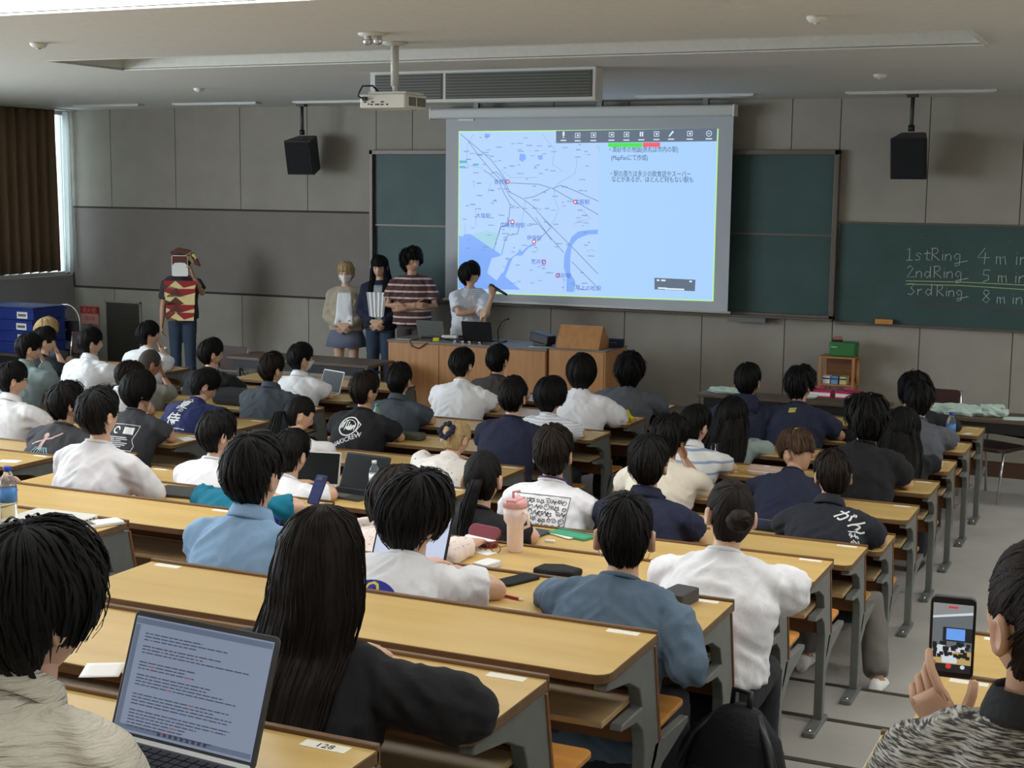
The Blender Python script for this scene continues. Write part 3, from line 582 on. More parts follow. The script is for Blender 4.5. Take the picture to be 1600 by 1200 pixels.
# ------------------------------------------------------------------ teacher's desk and lectern on the platform
t = empty('teacher_desk', (-6.38, -1.74, .14), 0, 'long oak-fronted teacher desk with grey top at the front', 'desk')
MB().box(0, 1.85, 0, .62, 0, .73).obj('cabinet', M['lectern'], t, bevel=.004); MB().box(-.01, 1.86, -.012, .64, .73, .757).obj('top', M['lecttop'], t, bevel=.004)
for q in range(3): MB().box(.01+q*.613, .615+q*.613, -.008, .002, .03, .72).obj('front_panel', M['lectern'], t, bevel=.002)
t = empty('lectern', (-4.50, -1.74, .14), 0, 'oak lectern box with a sloping reading board on top', 'lectern')
MB().box(0, .62, 0, .62, 0, .755).obj('cabinet', M['lectern'], t, bevel=.004)
MB().box(-.004, .624, -.006, .626, .755, .772).obj('top', M['lecttop'], t, bevel=.003)
MB().box(.02, .60, -.007, .0, .03, .74).obj('front_panel', M['lectern'], t, bevel=.002)
MB().prism([(.03, .772), (.15, 1.0), (.17, 1.0), (.40, .80), (.40, .772)], .06, .53, 'x').obj('reading_board', M['lectern'], t, bevel=.004)
MB().box(.06, .53, .39, .41, .78, .81).obj('book_ledge', M['lectern'], t, bevel=.003)

def folding_table(loc, L, D, label, rz=0, h=.70):
    t = empty('folding_table', loc, rz, label, 'table')
    MB().box(-L/2, L/2, 0, D, h-.03, h).obj('table_top', M['tabletop'], t, bevel=.004)
    MB().box(-L/2+.06, L/2-.06, .02, .04, h-.12, h-.03).obj('apron', M['black'], t)
    MB().box(-L/2+.1, L/2-.1, .12, D-.05, h-.13, h-.12).obj('under_shelf', M['steeldk'], t)
    for sx in (-1, 1):
        x = sx*(L/2-.12)
        for y in (.05, D-.05): MB().box(x-.016, x+.016, y-.016, y+.016, .02, h-.03).obj('leg', M['steeldk'], t, bevel=.003)
        MB().box(x-.02, x+.02, .0, D, 0, .025).obj('foot_bar', M['steeldk'], t, bevel=.004)
        MB().tube([(x-sx*.03, .05, h-.13), (x-sx*.06, .05, h-.2), (x-sx*.2, .05, h-.22), (x-sx*.35, .05, h-.14)], .011, 8).obj('brace', M['black'], t, True)
    return t
folding_table((-7.06, -2.50, 0), 1.75, .55, 'dark folding table left of the teacher desk, nearly empty')
folding_table((-1.75, -2.78, 0), 1.70, .32, 'dark folding table behind the front right students, with pale papers')
folding_table((.13, -3.06, 0), 1.60, .46, 'dark folding table at the far right with crumpled paper on it')
M['maroon'] = mat('maroon_chair_vinyl', (58, 31, 27), .5)
def chair(loc, rz, label, hback=.76):
    t = empty('stacking_chair', loc, rz, label, 'chair')
    for s_ in (-1, 1):
        MB().tube([(s_*.20, -.2, 0), (s_*.2, -.17, .42), (s_*.2, .14, .42), (s_*.2, .19, 0)], .011, 8).obj('side_frame', M['chrome'], t, True)
        MB().tube([(s_*.2, -.17, .40), (s_*.19, -.21, hback)], .011, 8).obj('back_post', M['chrome'], t, True)
    MB().prism(rrect(-.2, .2, -.17, .2, .05), .42, .455, 'z').obj('seat', M['maroon'], t, bevel=.008)
    MB().prism(rrect(-.2, .2, .50, hback, .05), -.225, -.195, 'y').obj('backrest', M['maroon'], t, bevel=.008)
    return t
chair((-10.5, -1.98, 0), R(180), 'maroon-backed chair behind the student in white near the red sign')
chair((-8.1, -2.35, 0), R(180), 'maroon-backed chair at the left end of the folding table')
chair((-.02, -2.78, 0), R(150), 'tube-legged chair pushed under the far right folding table', .66)
chair((-.55, -2.55, 0), R(180), 'maroon-backed chair standing behind the crumpled paper', .83)
# bow-backed chrome chair in the corner
t = empty('round_back_chair', (-11.3, -1.2, 0), R(20), 'chrome round-backed chair in the left corner', 'chair')
MB().tube([(-.18, 0, .44)]+[(-.18*math.cos(a), 0, .80+.22*math.sin(a)) for a in np.linspace(0, math.pi, 14)]+[(.18, 0, .44)], .013, 8).obj('back_hoop', M['chrome'], t, True)
MB().box(-.17, .17, -.012, .012, .56, .82).obj('backrest', M['black'], t, bevel=.01)
MB().prism(rrect(-.2, .2, -.4, .0, .06), .42, .46, 'z').obj('seat', M['black'], t, bevel=.008)
for sx in (-.17, .17):
    for y in (-.37, -.02): MB().tube([(sx, y, .42), (sx*1.1, y, 0)], .012, 8).obj('leg', M['chrome'], t, True)

# crates on a table by the left wall
folding_table((-11.62, -1.95, 0), .9, .75, 'dark table in the left corner under the blue crates', 0, .46)
CR = ['bottom', 'second from the bottom', 'third from the bottom', 'topmost']
for q in range(4):
    z = .46+q*.137
    t = empty('storage_crate', (-11.62, -1.6, z), R(2*(q % 2)-1), 'blue plastic crate with white label, %s of its stack' % CR[q], 'crate', 'stacked blue crates')
    m = MB(); m.box(-.42, .42, -.28, .28, 0, .01)
    for a in ((-.42, .42, -.28, -.265), (-.42, .42, .265, .28), (-.42, -.405, -.265, .265), (.405, .42, -.265, .265)): m.box(a[0], a[1], a[2], a[3], .01, .13)
    m.obj('body', M['crate'], t, bevel=.004)
    m = MB(); m.box(-.435, .435, -.295, -.278, .105, .134); m.box(-.435, .435, .278, .295, .105, .134); m.box(-.435, -.418, -.28, .28, .105, .134); m.box(.418, .435, -.28, .28, .105, .134); m.obj('rim', M['crate'], t, bevel=.003)
    MB().box(.17, .33, -.284, -.279, .02, .10).obj('label_card', M['paper'], t); MB().box(.19, .31, -.2855, -.284, .045, .075).obj('label_print', M['steel'], t)
MB_l = MB().prism(rrect(-.43, .43, -.29, .29, .03), 0, .02, 'z'); o = MB_l.obj('crate_lid', M['crate'], None, bevel=.004, loc=(-11.62, -1.6, 1.008)); tag(o, 'blue plastic lid on the topmost crate', 'lid')

# little wooden cart under the right chalkboard, with its contents
t = empty('wooden_cart', (-1.835, -.32, .14), 0, 'small wooden three-shelf cart against the wall under the chalkboard', 'shelf')
for sx in (-.17, .17):
    for y in (-.13, .13): MB().box(sx-.014, sx+.014, y-.014, y+.014, 0, .70).obj('post', M['lectern'], t, bevel=.002)
for z in (.10, .40, .685): MB().box(-.185, .185, -.145, .145, z, z+.016).obj('shelf_board', M['lectern'], t, bevel=.002)
MB().box(-.17, .17, .12, .128, .42, .68).obj('back_panel', M['ply'], t)
t = empty('green_case', (-1.80, -.30, .842), R(-2), 'green hard case on top of the wooden cart', 'case')
M['green'] = mat('green_plastic', (48, 116, 58), .4)
MB().prism(rrect(-.135, .135, -.09, .09, .015), 0, .145, 'z').obj('body', M['green'], t, bevel=.01); MB().box(-.11, -.05, -.093, -.09, .09, .096).obj('logo_bar', M['paper'], t); MB().box(-.14, .14, -.095, .095, .105, .112).obj('seam', M['green'], t)
t = empty('chalk_eraser', (-1.87, -.30, .987), R(20), 'chalk eraser lying on the green case', 'eraser')
MB().box(-.045, .045, -.03, .03, .018, .045).obj('wood_back', M['lips'], t, bevel=.006); MB().box(-.05, .05, -.032, .032, 0, .02).obj('felt', M['black'], t, bevel=.004)
M['boxy'] = mat('pale_yellow_box', (216, 204, 130), .6); M['boxb'] = mat('blue_white_box', (120, 160, 196), .6); M['magenta'] = mat('magenta_plastic', (196, 44, 96), .35)
for x, m, nm in ((-1.945, 'paper', 'white chalk box, leftmost on the middle shelf of the cart'), (-1.862, 'boxb', 'blue and white chalk box on the middle shelf of the cart'), (-1.772, 'boxy', 'yellow chalk box, rightmost on the middle shelf of the cart')):
    t = empty('chalk_box', (x, -.36, .556), 0, nm, 'box', 'chalk boxes on the cart')
    MB().box(-.036, .036, -.06, .06, 0, .078).obj('carton', M[m], t, bevel=.002); MB().box(-.036, .036, -.0615, -.06, .045, .06).obj('printed_band', M['crate'], t)
for x, nm in ((-1.955, 'left'), (-1.66, 'right')):
    t = empty('pink_case', (x, -.62, .30), 0, 'magenta pink plastic box with a white band, %s one of the pair below the cart' % nm, 'case', 'pink boxes by the cart')
    MB().prism(rrect(-.13, .13, -.1, .1, .015), 0, .22, 'z').obj('body', M['magenta'], t, bevel=.008); MB().box(-.12, .12, -.103, -.1, .165, .20).obj('white_band', M['paper'], t); MB().box(-.055, -.03, -.103, -.1, .07, .10).obj('emblem', M['paper'], t); MB().box(0, .1, -.103, -.1, .075, .088).obj('lettering_bar', M['paper'], t)
    MB().tube([(-.05, 0, .22), (-.05, 0, .245), (.05, 0, .245), (.05, 0, .22)], .008, 6).obj('handle', M['magenta'], t, True)
tag(MB().box(-.36, .36, -.16, .16, 0, .159).obj('low_box', M['platwood'], None, bevel=.004, loc=(-1.8, -.62, .14)), 'low dark wooden box under the pink boxes', 'box')

# ------------------------------------------------------------------ people
def head_points(D, sk=1.0):
    """D: (n,3) unit directions in the head frame (y forward, z up) -> skull/face surface"""
    x, y, z = D[:, 0].copy(), D[:, 1].copy(), D[:, 2].copy()
    X = x*.077; Y = y*.097; Z = z*.118
    t = np.clip(-z, 0, 1)
    X *= 1-.26*t**1.4
    Y = np.where(y < 0, Y*(1-.38*t**1.2), Y*(1-.10*t))
    f = np.clip(y, 0, 1)
    g = lambda a, c, s: np.exp(-((a-c)/s)**2)
    nose = g(X, 0, .013)*np.where(Z > -.035, g(Z, -.03, .036), g(Z, -.035, .012))
    Y += f*(.022*nose)
    Y -= f*.008*(g(X, .031, .017)+g(X, -.031, .017))*g(Z, .006, .016)
    Y += f*.005*g(X, 0, .026)*(g(Z, -.062, .007)+g(Z, -.074, .007)) + f*.007*g(X, 0, .022)*g(Z, -.104, .016)
    Y += f*.004*g(Z, .026, .012)*g(np.abs(X), .028, .02)
    return np.stack([X, Y, Z], 1)*sk
def head_mesh(n=36, m=24):
    az = []
    for i in range(n):      # denser meridians over the face (front is +y)
        u = i/n*2*math.pi-math.pi; az.append(u-.35*math.sin(u))
    vs = [(0, 0, 1)]
    for j in range(1, m):
        p = math.pi*j/m
        for a in az: vs.append((math.sin(p)*math.sin(a), math.sin(p)*math.cos(a), math.cos(p)))
    vs.append((0, 0, -1)); P = head_points(np.array(vs)); fs = []
    for i in range(n): fs.append((0, 1+(i+1) % n, 1+i)); b = 1+(m-2)*n; fs.append((len(vs)-1, b+i, b+(i+1) % n))
    for j in range(m-2):
        for i in range(n): a = 1+j*n; fs.append((a+i, a+(i+1) % n, a+n+(i+1) % n, a+n+i))
    mb = MB(); mb.add(P, fs)
    for s in (-1, 1):       # ears
        rings = []
        for q, (w_, o) in enumerate(((1.0, 0), (1.05, .012), (.9, .02), (.55, .016))):
            rings.append([(s*(.071+o*1.15), -.012+.018*w_*math.cos(t)-o*.5, -.012+.032*w_*math.sin(t)+.004*math.cos(t)) for t in [2*math.pi*k/10 for k in range(10)]])
        mb.loft(rings)
    return np.array(mb.v), mb.f
HEAD_V, HEAD_F = head_mesh()

def hair_shell(st, seed, hi):
    """cap of hair as one closed shell plus loose locks, in the head frame. st keys: thick front side back curl taper part"""
    rs = random.Random(seed)
    n, m = ((190, 22) if hi == 2 else (130, 18)) if hi else (84, 14)
    tau = R(st.get('tau', 20)); c = np.array([.06*rs.uniform(-1, 1), -math.sin(tau), math.cos(tau)]); c /= np.linalg.norm(c)
    th, fr, sd, bk = st['thick'], st['front'], st['side'], st['back']; curl = st.get('curl', 0.0); taper = st.get('taper', .6); asym = st.get('asym', 0.0)
    def zb(al):
        a = abs(al)/math.pi
        if a < .22: v = fr
        elif a < .42: q = (a-.22)/.2; q = q*q*(3-2*q); v = fr+(sd-fr)*q
        elif a < .60: v = sd
        elif a < .78: q = (a-.60)/.18; q = q*q*(3-2*q); v = sd+(bk-sd)*q
        else: v = bk
        return v
    phis = np.linspace(R(8), R(172), 90)
    def merid(al):
        e = np.array([math.sin(al), math.cos(al), 0.]); e = e-c*e.dot(c); e /= np.linalg.norm(e)
        D = np.cos(phis)[:, None]*c+np.sin(phis)[:, None]*e
        P = head_points(D); P2 = np.where(np.abs(P) > 0, P, P)
        idx = np.argmax((P2[:, 2] <= zb(al)) & (phis > R(25))); pe = phis[idx] if idx > 0 else phis[-1]
        return e, pe
    def pt(e, phi, off):
        D = (math.cos(phi)*c+math.sin(phi)*e)[None]
        P = head_points(D)[0]
        nrm = D[0]*np.array([1/.077, 1/.097, 1/.118]); nrm /= np.linalg.norm(nrm)
        return P+nrm*off, nrm
    sx, sy = rs.uniform(0, 50), rs.uniform(0, 50)
    def offs(al, v, P):
        t = th*(.8+.25*math.sin(math.pi*min(1, v*1.15)))
        if v > .62: t *= 1-taper*((v-.62)/.38)**1.4
        r_ = noise.noise(Vector((math.sin(al)*4.2+sx, math.cos(al)*4.2, v*1.1+sy)))*.26+noise.noise(Vector((math.sin(al)*13+sx, math.cos(al)*13, v*1.3)))*.09+noise.noise(Vector((math.sin(al)*34+sy, math.cos(al)*34, v*1.6)))*.06
        t *= 1+r_*(1-curl*.3)
        if curl: t += curl*.018*noise.noise(Vector(P)*38+Vector((sx, sy, 0)))+curl*.008*noise.noise(Vector(P)*85)
        return max(t, .004)
    mb = MB(); vs = []; ends = []
    for i in range(n):
        al = 2*math.pi*i/n-math.pi; e, pe = merid(al)
        jit = 1+.05*noise.noise(Vector((math.sin(al)*9+sy, math.cos(al)*9, sx)))+st.get('ragged', .02)*rs.uniform(-1, 1); pe *= jit
        ends.append((al, e, pe))
        for j in range(m):
            v = j/(m-1); P0, _ = pt(e, R(3)+(pe-R(3))*v, 0); P, _ = pt(e, R(3)+(pe-R(3))*v, offs(al, v, P0)); vs.append(P)
        P, _ = pt(e, pe-R(2), .0005); vs.append(P)
    mm = m+1
    top, _ = pt(np.array([1., 0, 0]), 0, th*.8); vs.append(top); L = len(vs)-1
    fs = [(i*mm+j, i*mm+j+1, ((i+1) % n)*mm+j+1, ((i+1) % n)*mm+j) for i in range(n) for j in range(mm-1)]+[(L, i*mm, ((i+1) % n)*mm) for i in range(n)]
    mb.add(vs, fs)
    nl = int(st.get('locks', 1)*((620 if hi == 2 else 380) if hi else 240))
    for q in range(nl):
        al, e, pe = ends[rs.randrange(n)]; v0 = rs.uniform(.05, .65); v1 = min(1.0+rs.uniform(.0, .07)*st.get('tip', 1)-(.03 if st.get('tip', 1) == 0 else 0), v0+rs.uniform(.3, .6)); dal = rs.uniform(-.25, .25)
        wd = rs.uniform(.0018, .0042)*st.get('lockw', 1)*(1 if hi == 2 else 1.5); K = 5; L_ = []
        lift = rs.uniform(.000, st.get('lift', .005))*(1+2.0*curl)
        for k in range(K):
            u = k/(K-1); v = v0+(v1-v0)*u; e2 = e; a2 = al+dal*u
            e2 = np.array([math.sin(a2), math.cos(a2), 0.]); e2 = e2-c*e2.dot(c); e2 /= np.linalg.norm(e2)
            P0, _ = pt(e2, pe*v, 0); P, nr = pt(e2, pe*v, offs(a2, min(v, 1), P0)+lift*math.sin(math.pi*min(u*.8+.1, 1))*1.5)
            tg = np.cross(nr, c); tg /= (np.linalg.norm(tg)+1e-6); ww = wd*(math.sin(math.pi*(.15+.8*u)))
            if k == K-1: ww = .0006
            L_.append([P-tg*ww, P+nr*.0012, P+tg*ww])
        mb.loft(L_, cap=False, closed=False)
    return mb
HS = {  # hair styles
 'short':  dict(thick=.027, front=.030, side=-.006, back=-.092, taper=.80, lift=.007),
 'crop':   dict(thick=.016, front=.042, side=.016, back=-.086, taper=.9, ragged=.01),
 'mop':    dict(thick=.036, front=.020, side=-.040, back=-.108, taper=.55, lockw=1.2, lift=.008),
 'bowl':   dict(thick=.040, front=.015, side=-.050, back=-.106, taper=.30, lockw=1.3),
 'bob':    dict(thick=.034, front=.020, side=-.085, back=-.118, taper=.25),
 'wavy':   dict(thick=.046, front=.015, side=-.070, back=-.110, taper=.2, curl=.7, ragged=.06, lockw=1.5),
 'curly':  dict(thick=.052, front=.010, side=-.030, back=-.098, taper=.25, curl=1.5, ragged=.06, lockw=1.5, locks=1.6),
 'tousle': dict(thick=.034, front=.022, side=-.022, back=-.094, taper=.5, curl=.7, ragged=.06, lockw=1.2),
 'buzz':   dict(thick=.006, front=.050, side=-.012, back=-.085, taper=.5, locks=0),
 'tight':  dict(thick=.013, front=.050, side=.012, back=-.090, taper=.5, tau=38, lift=.0012, tip=0, ragged=.008),
 'fringe': dict(thick=.048, front=.034, side=-.025, back=-.085, taper=.25, curl=1.3, ragged=.06, lockw=1.5),
 'under':  dict(thick=.034, front=.018, side=.022, back=-.030, taper=.35, curl=.5),
}

def hand(mb, wrist, d, nrm, side, curl=.45, sc=1.0, thumb=.75, spread=.10, curls=None):
    """palm + four fingers + thumb; d points along the hand, nrm out of the palm, side=+1 right hand"""
    W = Vector(wrist); d = Vector(d).normalized(); nrm = Vector(nrm); nrm = (nrm-d*nrm.dot(d)).normalized()
    s = d.cross(nrm)*(-side) if side > 0 else d.cross(nrm)
    s = (nrm.cross(d) if side > 0 else d.cross(nrm)); s.normalize()   # towards the thumb
    s = -s
    rings = []
    for o, w_, t in ((-.03, .024, .018), (0, .027, .016), (.04, .038, .0155), (.075, .041, .013), (.092, .037, .009)):
        c = W+d*o*sc; rings.append([c+s*(w_*sc*math.cos(a))+nrm*(t*sc*math.sin(a)) for a in [2*math.pi*k/10 for k in range(10)]])
    mb.loft(rings)
    for i, (ln, off) in enumerate(((.072, .029), (.080, .010), (.074, -.010), (.060, -.028))):
        cu = curls[i] if curls else curl
        p = W+d*.080*sc+s*off*sc; dd = (d+s*(off*spread*8)).normalized(); pts = [p-d*.02*sc]; rad = [.0088*sc]
        pts.append(p+d*.006*sc); rad.append(.0092*sc); p = pts[-1]
        for q, fr in enumerate((.45, .30, .25)):
            ax = dd.cross(nrm).normalized(); a = cu*(.75 if q == 0 else 1.0)
            rot = Matrix.Rotation(a, 3, ax); dd = rot @ dd
            p = p+dd*ln*fr*sc; pts.append(p); rad.append((.0084-.0009*q)*sc)
        pts.append(p+dd*.004*sc); rad.append(.003*sc)
        mb.tube(pts, rad, 8)
    b = W+d*.022*sc+s*.024*sc; dd = (d*(1-thumb*.6)+s*thumb+nrm*.25).normalized(); pts = [b-s*.012*sc, b]; rad = [.011*sc, .0115*sc]
    for q, ln in enumerate((.030, .028, .022)):
        b = b+dd*ln*sc; pts.append(b); rad.append((.0105-.0012*q)*sc); dd = (dd+d*.35+nrm*.08).normalized()
    pts.append(b+dd*.004*sc); rad.append(.003*sc); mb.tube(pts, rad, 8)

PENDING = []      # (temporary object, kind, person dictionary)
def tmp_remesh(mb, voxel, it=5, fac=.5):
    me = bpy.data.meshes.new('tmp'); me.from_pydata(mb.v, [], mb.f)
    bm = bmesh.new(); bm.from_mesh(me); bmesh.ops.recalc_face_normals(bm, faces=bm.faces); bm.to_mesh(me); bm.free()
    o = bpy.data.objects.new('tmp', me); COL.objects.link(o)
    r = o.modifiers.new('r', 'REMESH'); r.mode = 'VOXEL'; r.voxel_size = voxel
    s = o.modifiers.new('s', 'SMOOTH'); s.factor = fac; s.iterations = it
    return o
def seg(a, b, t): return tuple(Vector(a).lerp(Vector(b), t))
def ering(c, al, a, b, n=16, p=2.3, tw=0.0):
    """superellipse ring across the spine at c, spine leaning forward by al"""
    out = []
    for k in range(n):
        t = 2*math.pi*k/n; ct, st_ = math.cos(t), math.sin(t)
        x = math.copysign(abs(ct)**(2/p), ct)*a; y = math.copysign(abs(st_)**(2/p), st_)*b
        x, y = x*math.cos(tw)-y*math.sin(tw), x*math.sin(tw)+y*math.cos(tw)
        out.append((c[0]+x, c[1]+y*math.cos(al), c[2]-y*math.sin(al)))
    return out
def spine(th, hp, sc, hz, tx=0.0, std=False):
    a1, a2, a3 = .5*th, th, 1.25*th
    P = Vector((0, 0, hz)); out = [(P.copy(), a1)]
    for L, a, s_ in ((.16*sc, a1, .15), (.17*sc, a2, .35), (.13*sc, a3, .6), (.07*sc, a3, .8), (.052, .5*a3+.4*hp, 1), (.098, hp, 1)):
        P = P+Vector((tx*L*s_, L*math.sin(a), L*math.cos(a))); out.append((P.copy(), a))
    return out     # pelvis, waist, chest, shoulder line, neck base, chin joint, head centre

def person(label, loc, sol=None, hair='short', hcol='hair', top='c_white', sleeve='s', loose=1.0, collar='tee', arms='desk', hy=0.0, roll=0.0, skin='skin0', sw=.172,
           pants='c_trouser', stand=None, near=False, face=False, mid=False, rz=0.0, tx=0.0, tail=None, extra=None, glasses=False, mask=False, th=18, hp=5, sc=.9, long=None, hs=1.0, skirt=False, shoe='black', group=None, legs=None, open_front=False, hem=0.0):
    hem_up = hem
    p = dict(locals())
    k = sc
    if stand: hz = stand
    else: hz = .44
    S = spine(R(th), R(hp), sc, hz, tx)
    (H, aH), (W_, aW), (C, aC), (SH, aS), (N, aN), (NK, _), (HC, _) = S
    root = empty('person', loc, rz, label, 'person', group)
    p['root'] = root; p['S'] = S
    HR = Matrix.Rotation(R(hy), 4, 'Z') @ Matrix.Rotation(R(roll), 4, 'Y') @ Matrix.Rotation(-R(hp), 4, 'X')
    p['HM'] = Matrix.Translation(HC) @ HR @ Matrix.Scale(hs, 4)
    # ---- arms
    SJ = {s: Vector((SH.x+s*sw, SH.y-.005, SH.z-.012)) for s in (-1, 1)}
    A = {}
    arms2 = arms if isinstance(arms, dict) else {-1: arms, 1: arms}
    for s in (-1, 1):
        a = arms2.get(s, 'desk'); sj = SJ[s]
        if isinstance(a, tuple): el, wr, hd, pn = [Vector(q) for q in a[:4]]; hk = a[4] if len(a) > 4 else {}
        elif a == 'desk': el = Vector((s*(sw+.075), max(.17, sj.y+.10), .752)); wr = Vector((s*.09, el.y+.17, .755)); hd = Vector((-s*.6, .8, -.05)); pn = Vector((0, 0, -1)); hk = {}
        elif a == 'wide': el = Vector((s*(sw+.12), max(.19, sj.y+.09), .752)); wr = Vector((s*.10, el.y+.13, .755)); hd = Vector((-s*.8, .6, -.05)); pn = Vector((0, 0, -1)); hk = {}
        elif a == 'lap': el = Vector((s*(sw+.06), sj.y-.02+.03, .66)); wr = Vector((s*.08, .24, .60)); hd = Vector((-s*.5, .8, -.1)); pn = Vector((0, 0, -1)); hk = {}
        elif a == 'chin': el = Vector((s*(sw+.02), max(.19, sj.y+.13), .765)); wr = HC+Vector((s*.05, .125, -.135)); hd = Vector((-s*.25, -.25, 1)); pn = Vector((-s*.6, -.8, .1)); hk = dict(curl=1.1)
        elif a == 'cheek': el = Vector((s*(sw+.06), max(.19, sj.y+.13), .765)); wr = HC+Vector((s*.10, .05, -.13)); hd = Vector((s*.05, -.2, 1)); pn = Vector((-s, -.2, .1)); hk = dict(curl=.6)
        elif a == 'hang': el = sj+Vector((s*.055, -.02, -.28)); wr = sj+Vector((s*.07, .02, -.51)); hd = Vector((0, .1, -1)); pn = Vector((-s, 0, 0)); hk = {}
        elif a == 'front': el = sj+Vector((s*.06, -.0, -.27)); wr = Vector((s*.05, SH.y+.17, hz+.02)); hd = Vector((-s*.75, .25, -.5)); pn = Vector((0, -1, 0)); hk = dict(curl=.5)
        A[s] = (sj, el, wr, hd, pn, hk)
    p['A'] = A; p['SJ'] = SJ
    vb, vs_ = (.009, .0085) if near else ((.011, .0125) if mid else (.014, .0155))
    # ---- body: torso, neck, arms, legs as one surface
    b = MB()
    b.loft([ering(H+Vector((0, 0, -.10)), 0, .13, .09), ering(H, aH, .150, .10), ering(W_, aW, .125, .085), ering(C, aC, .145, .09), ering(SH, aS, .15, .075), ering(SH.lerp(N, .6), aS, .09, .06), ering(N, aN, .058, .058)])
    b.tube([SH.lerp(N, .4), N, NK+Vector((0, 0, -.01)), HC+Vector((0, -.012, -.05))], [.06, .056, .050, .048], 14)
    for s in (-1, 1):
        sj, el, wr, hd, pn, hk = A[s]
        b.tube([SH+Vector((s*.07, 0, .0)), sj, seg(sj, el, .5), el, seg(el, wr, .3), seg(el, wr, .75), wr, wr+hd.normalized()*.02], [.04, .042, .036, .030, .034, .029, .025, .024] if sleeve == 'l' else [.042, .044, .040, .037, .040, .030, .025, .024], 12)
        if stand: K_ = legs[s] if legs else ((s*.085, .01, hz*.53), (s*.09, -.02, .075))
        else: K_ = legs[s] if legs else ((s*.12, .33, .43), (s*.12, .30, .085))
        hip = H+Vector((s*.08, 0, -.03)); kn, an = Vector(K_[0]), Vector(K_[1])
        b.tube([hip+Vector((0, -.03, .03)), hip, seg(hip, kn, .5), kn, seg(kn, an, .3), seg(kn, an, .75), an, an+Vector((0, .11, -.05))], [.075, .085, .072, .054, .056, .038, .036, .030], 12)
    PENDING.append((tmp_remesh(b, vb), 'body', p))
    # ---- upper garment
    lo = loose; g = MB()
    hem = H+Vector((0, 0, -.05+hem_up))
    g.loft([ering(hem, 0, .170*lo, .128*lo)]+([ering(H, aH, .170*lo, .128*lo)] if hem_up < .04 else [])+[ering(W_, aW, .158*lo, .118*lo), ering(C, aC, .176*lo, .118*lo), ering(C.lerp(SH, .6), aS, min(.178, sw+.004)*lo**.5, .108*lo**.5), ering(SH, aS, sw*.92, .094*lo**.5), ering(SH.lerp(N, .4), aS, .132, .082), ering(SH.lerp(N, .75), aN, .094, .072), ering(N+(NK-N)*.2, aN, .064, .062)])
    for s in (-1, 1):
        sj, el, wr = A[s][:3]
        pts = [SH.lerp(N, .25)+Vector((s*.05, 0, 0)), sj+Vector((-s*.035, 0, .010)), sj+Vector((s*.004, 0, -.010)), seg(sj, el, .4)]; rr = [.058, .060, .061*lo**.5, .060*lo]
        if sleeve in ('s', 'crop'): pts += [seg(sj, el, .72)]; rr += [.064*lo]
        elif sleeve == 'h': pts += [seg(sj, el, .75), seg(sj, el, 1.02)]; rr += [.066*lo, .068*lo]
        else: pts += [seg(sj, el, .8), el, seg(el, wr, .4), seg(el, wr, .93)]; rr += [.056*lo, .055*lo, .050*lo, .038*lo]
        g.tube(pts, rr, 14)
        if sleeve in ('l', 'h'): g.ell(el, (.060*lo**.5,)*3, 12, 8)
    PENDING.append((tmp_remesh(g, vs_, 6 if near else 4), 'top', p))
    # ---- trousers / skirt
    t = MB()
    if skirt:
        t.loft([ering(H+Vector((0, 0, .07)), 0, .135, .10, 28), ering(H, 0, .165, .125, 28), ering(H+Vector((0, 0, -.14)), 0, .205, .17, 28), ering(H+Vector((0, .0, -.24)), 0, .225, .185, 28)])
        for i in range(28):    # pleats
            q = (1.07 if i % 2 else .95)
            for r_ in (2, 3):
                v = Vector(t.v[r_*28+i]); cc = H+Vector((0, 0, -.14 if r_ == 2 else -.24)); v = cc+(v-cc)*(q if r_ == 3 else 1+(q-1)*.6); t.v[r_*28+i] = tuple(v)
        o = t.obj('skirt', M[pants], root, True); sd = o.modifiers.new('thickness', 'SOLIDIFY'); sd.thickness = .004
    else:
        t.loft([ering(H+Vector((0, 0, .06)), aH, .150, .108), ering(H+Vector((0, 0, -.02)), 0, .160, .118), ering(H+Vector((0, .0, -.10)), 0, .15, .11)])
        for s in (-1, 1):
            if stand: K_ = legs[s] if legs else ((s*.085, .01, hz*.53), (s*.09, -.02, .075))
            else: K_ = legs[s] if legs else ((s*.12, .33, .43), (s*.12, .30, .085))
            hip = H+Vector((s*.082, 0, -.03)); kn, an = Vector(K_[0]), Vector(K_[1])
            t.tube([hip+Vector((0, -.02, .02)), hip, seg(hip, kn, .5), kn, seg(kn, an, .5), seg(kn, an, .97)], [.085, .092, .085, .072, .068, .066], 12)
        PENDING.append((tmp_remesh(t, .016 if stand else .019, 3), 'trousers', p))
    for s in (-1, 1):
        an = Vector((legs[s] if legs else ((0, 0, 0), (s*.09, -.02, .075) if stand else (s*.12, .30, .085)))[1]); f = MB()
        rg = []
        for y, w_, z1 in ((-.065, .026, .05), (-.05, .034, .085), (0, .037, .095), (.07, .043, .062), (.13, .044, .045), (.175, .032, .035), (.19, .012, .02)):
            rg.append([(an.x+w_*math.cos(a), an.y+y, max(0, an.z-.085)+.004+(z1*.5)+z1*.5*math.sin(a)*1.0) for a in [2*math.pi*q/10 for q in range(10)]])
        f.loft(rg); f.obj('shoe', M[shoe], root, True)
    # ---- hair
    if hair:
        mb = hair_shell(HS[hair], hash_(label), 2 if near else (1 if mid else 0))
        mb.v = [tuple(p['HM'] @ Vector(v)) for v in mb.v]
        if tail: tail_geo(mb, tail, p)
        if long: long_geo(mb, long, p)
        mb.obj('hair', M[hcol], root, True)
    if face: face_geo(p)
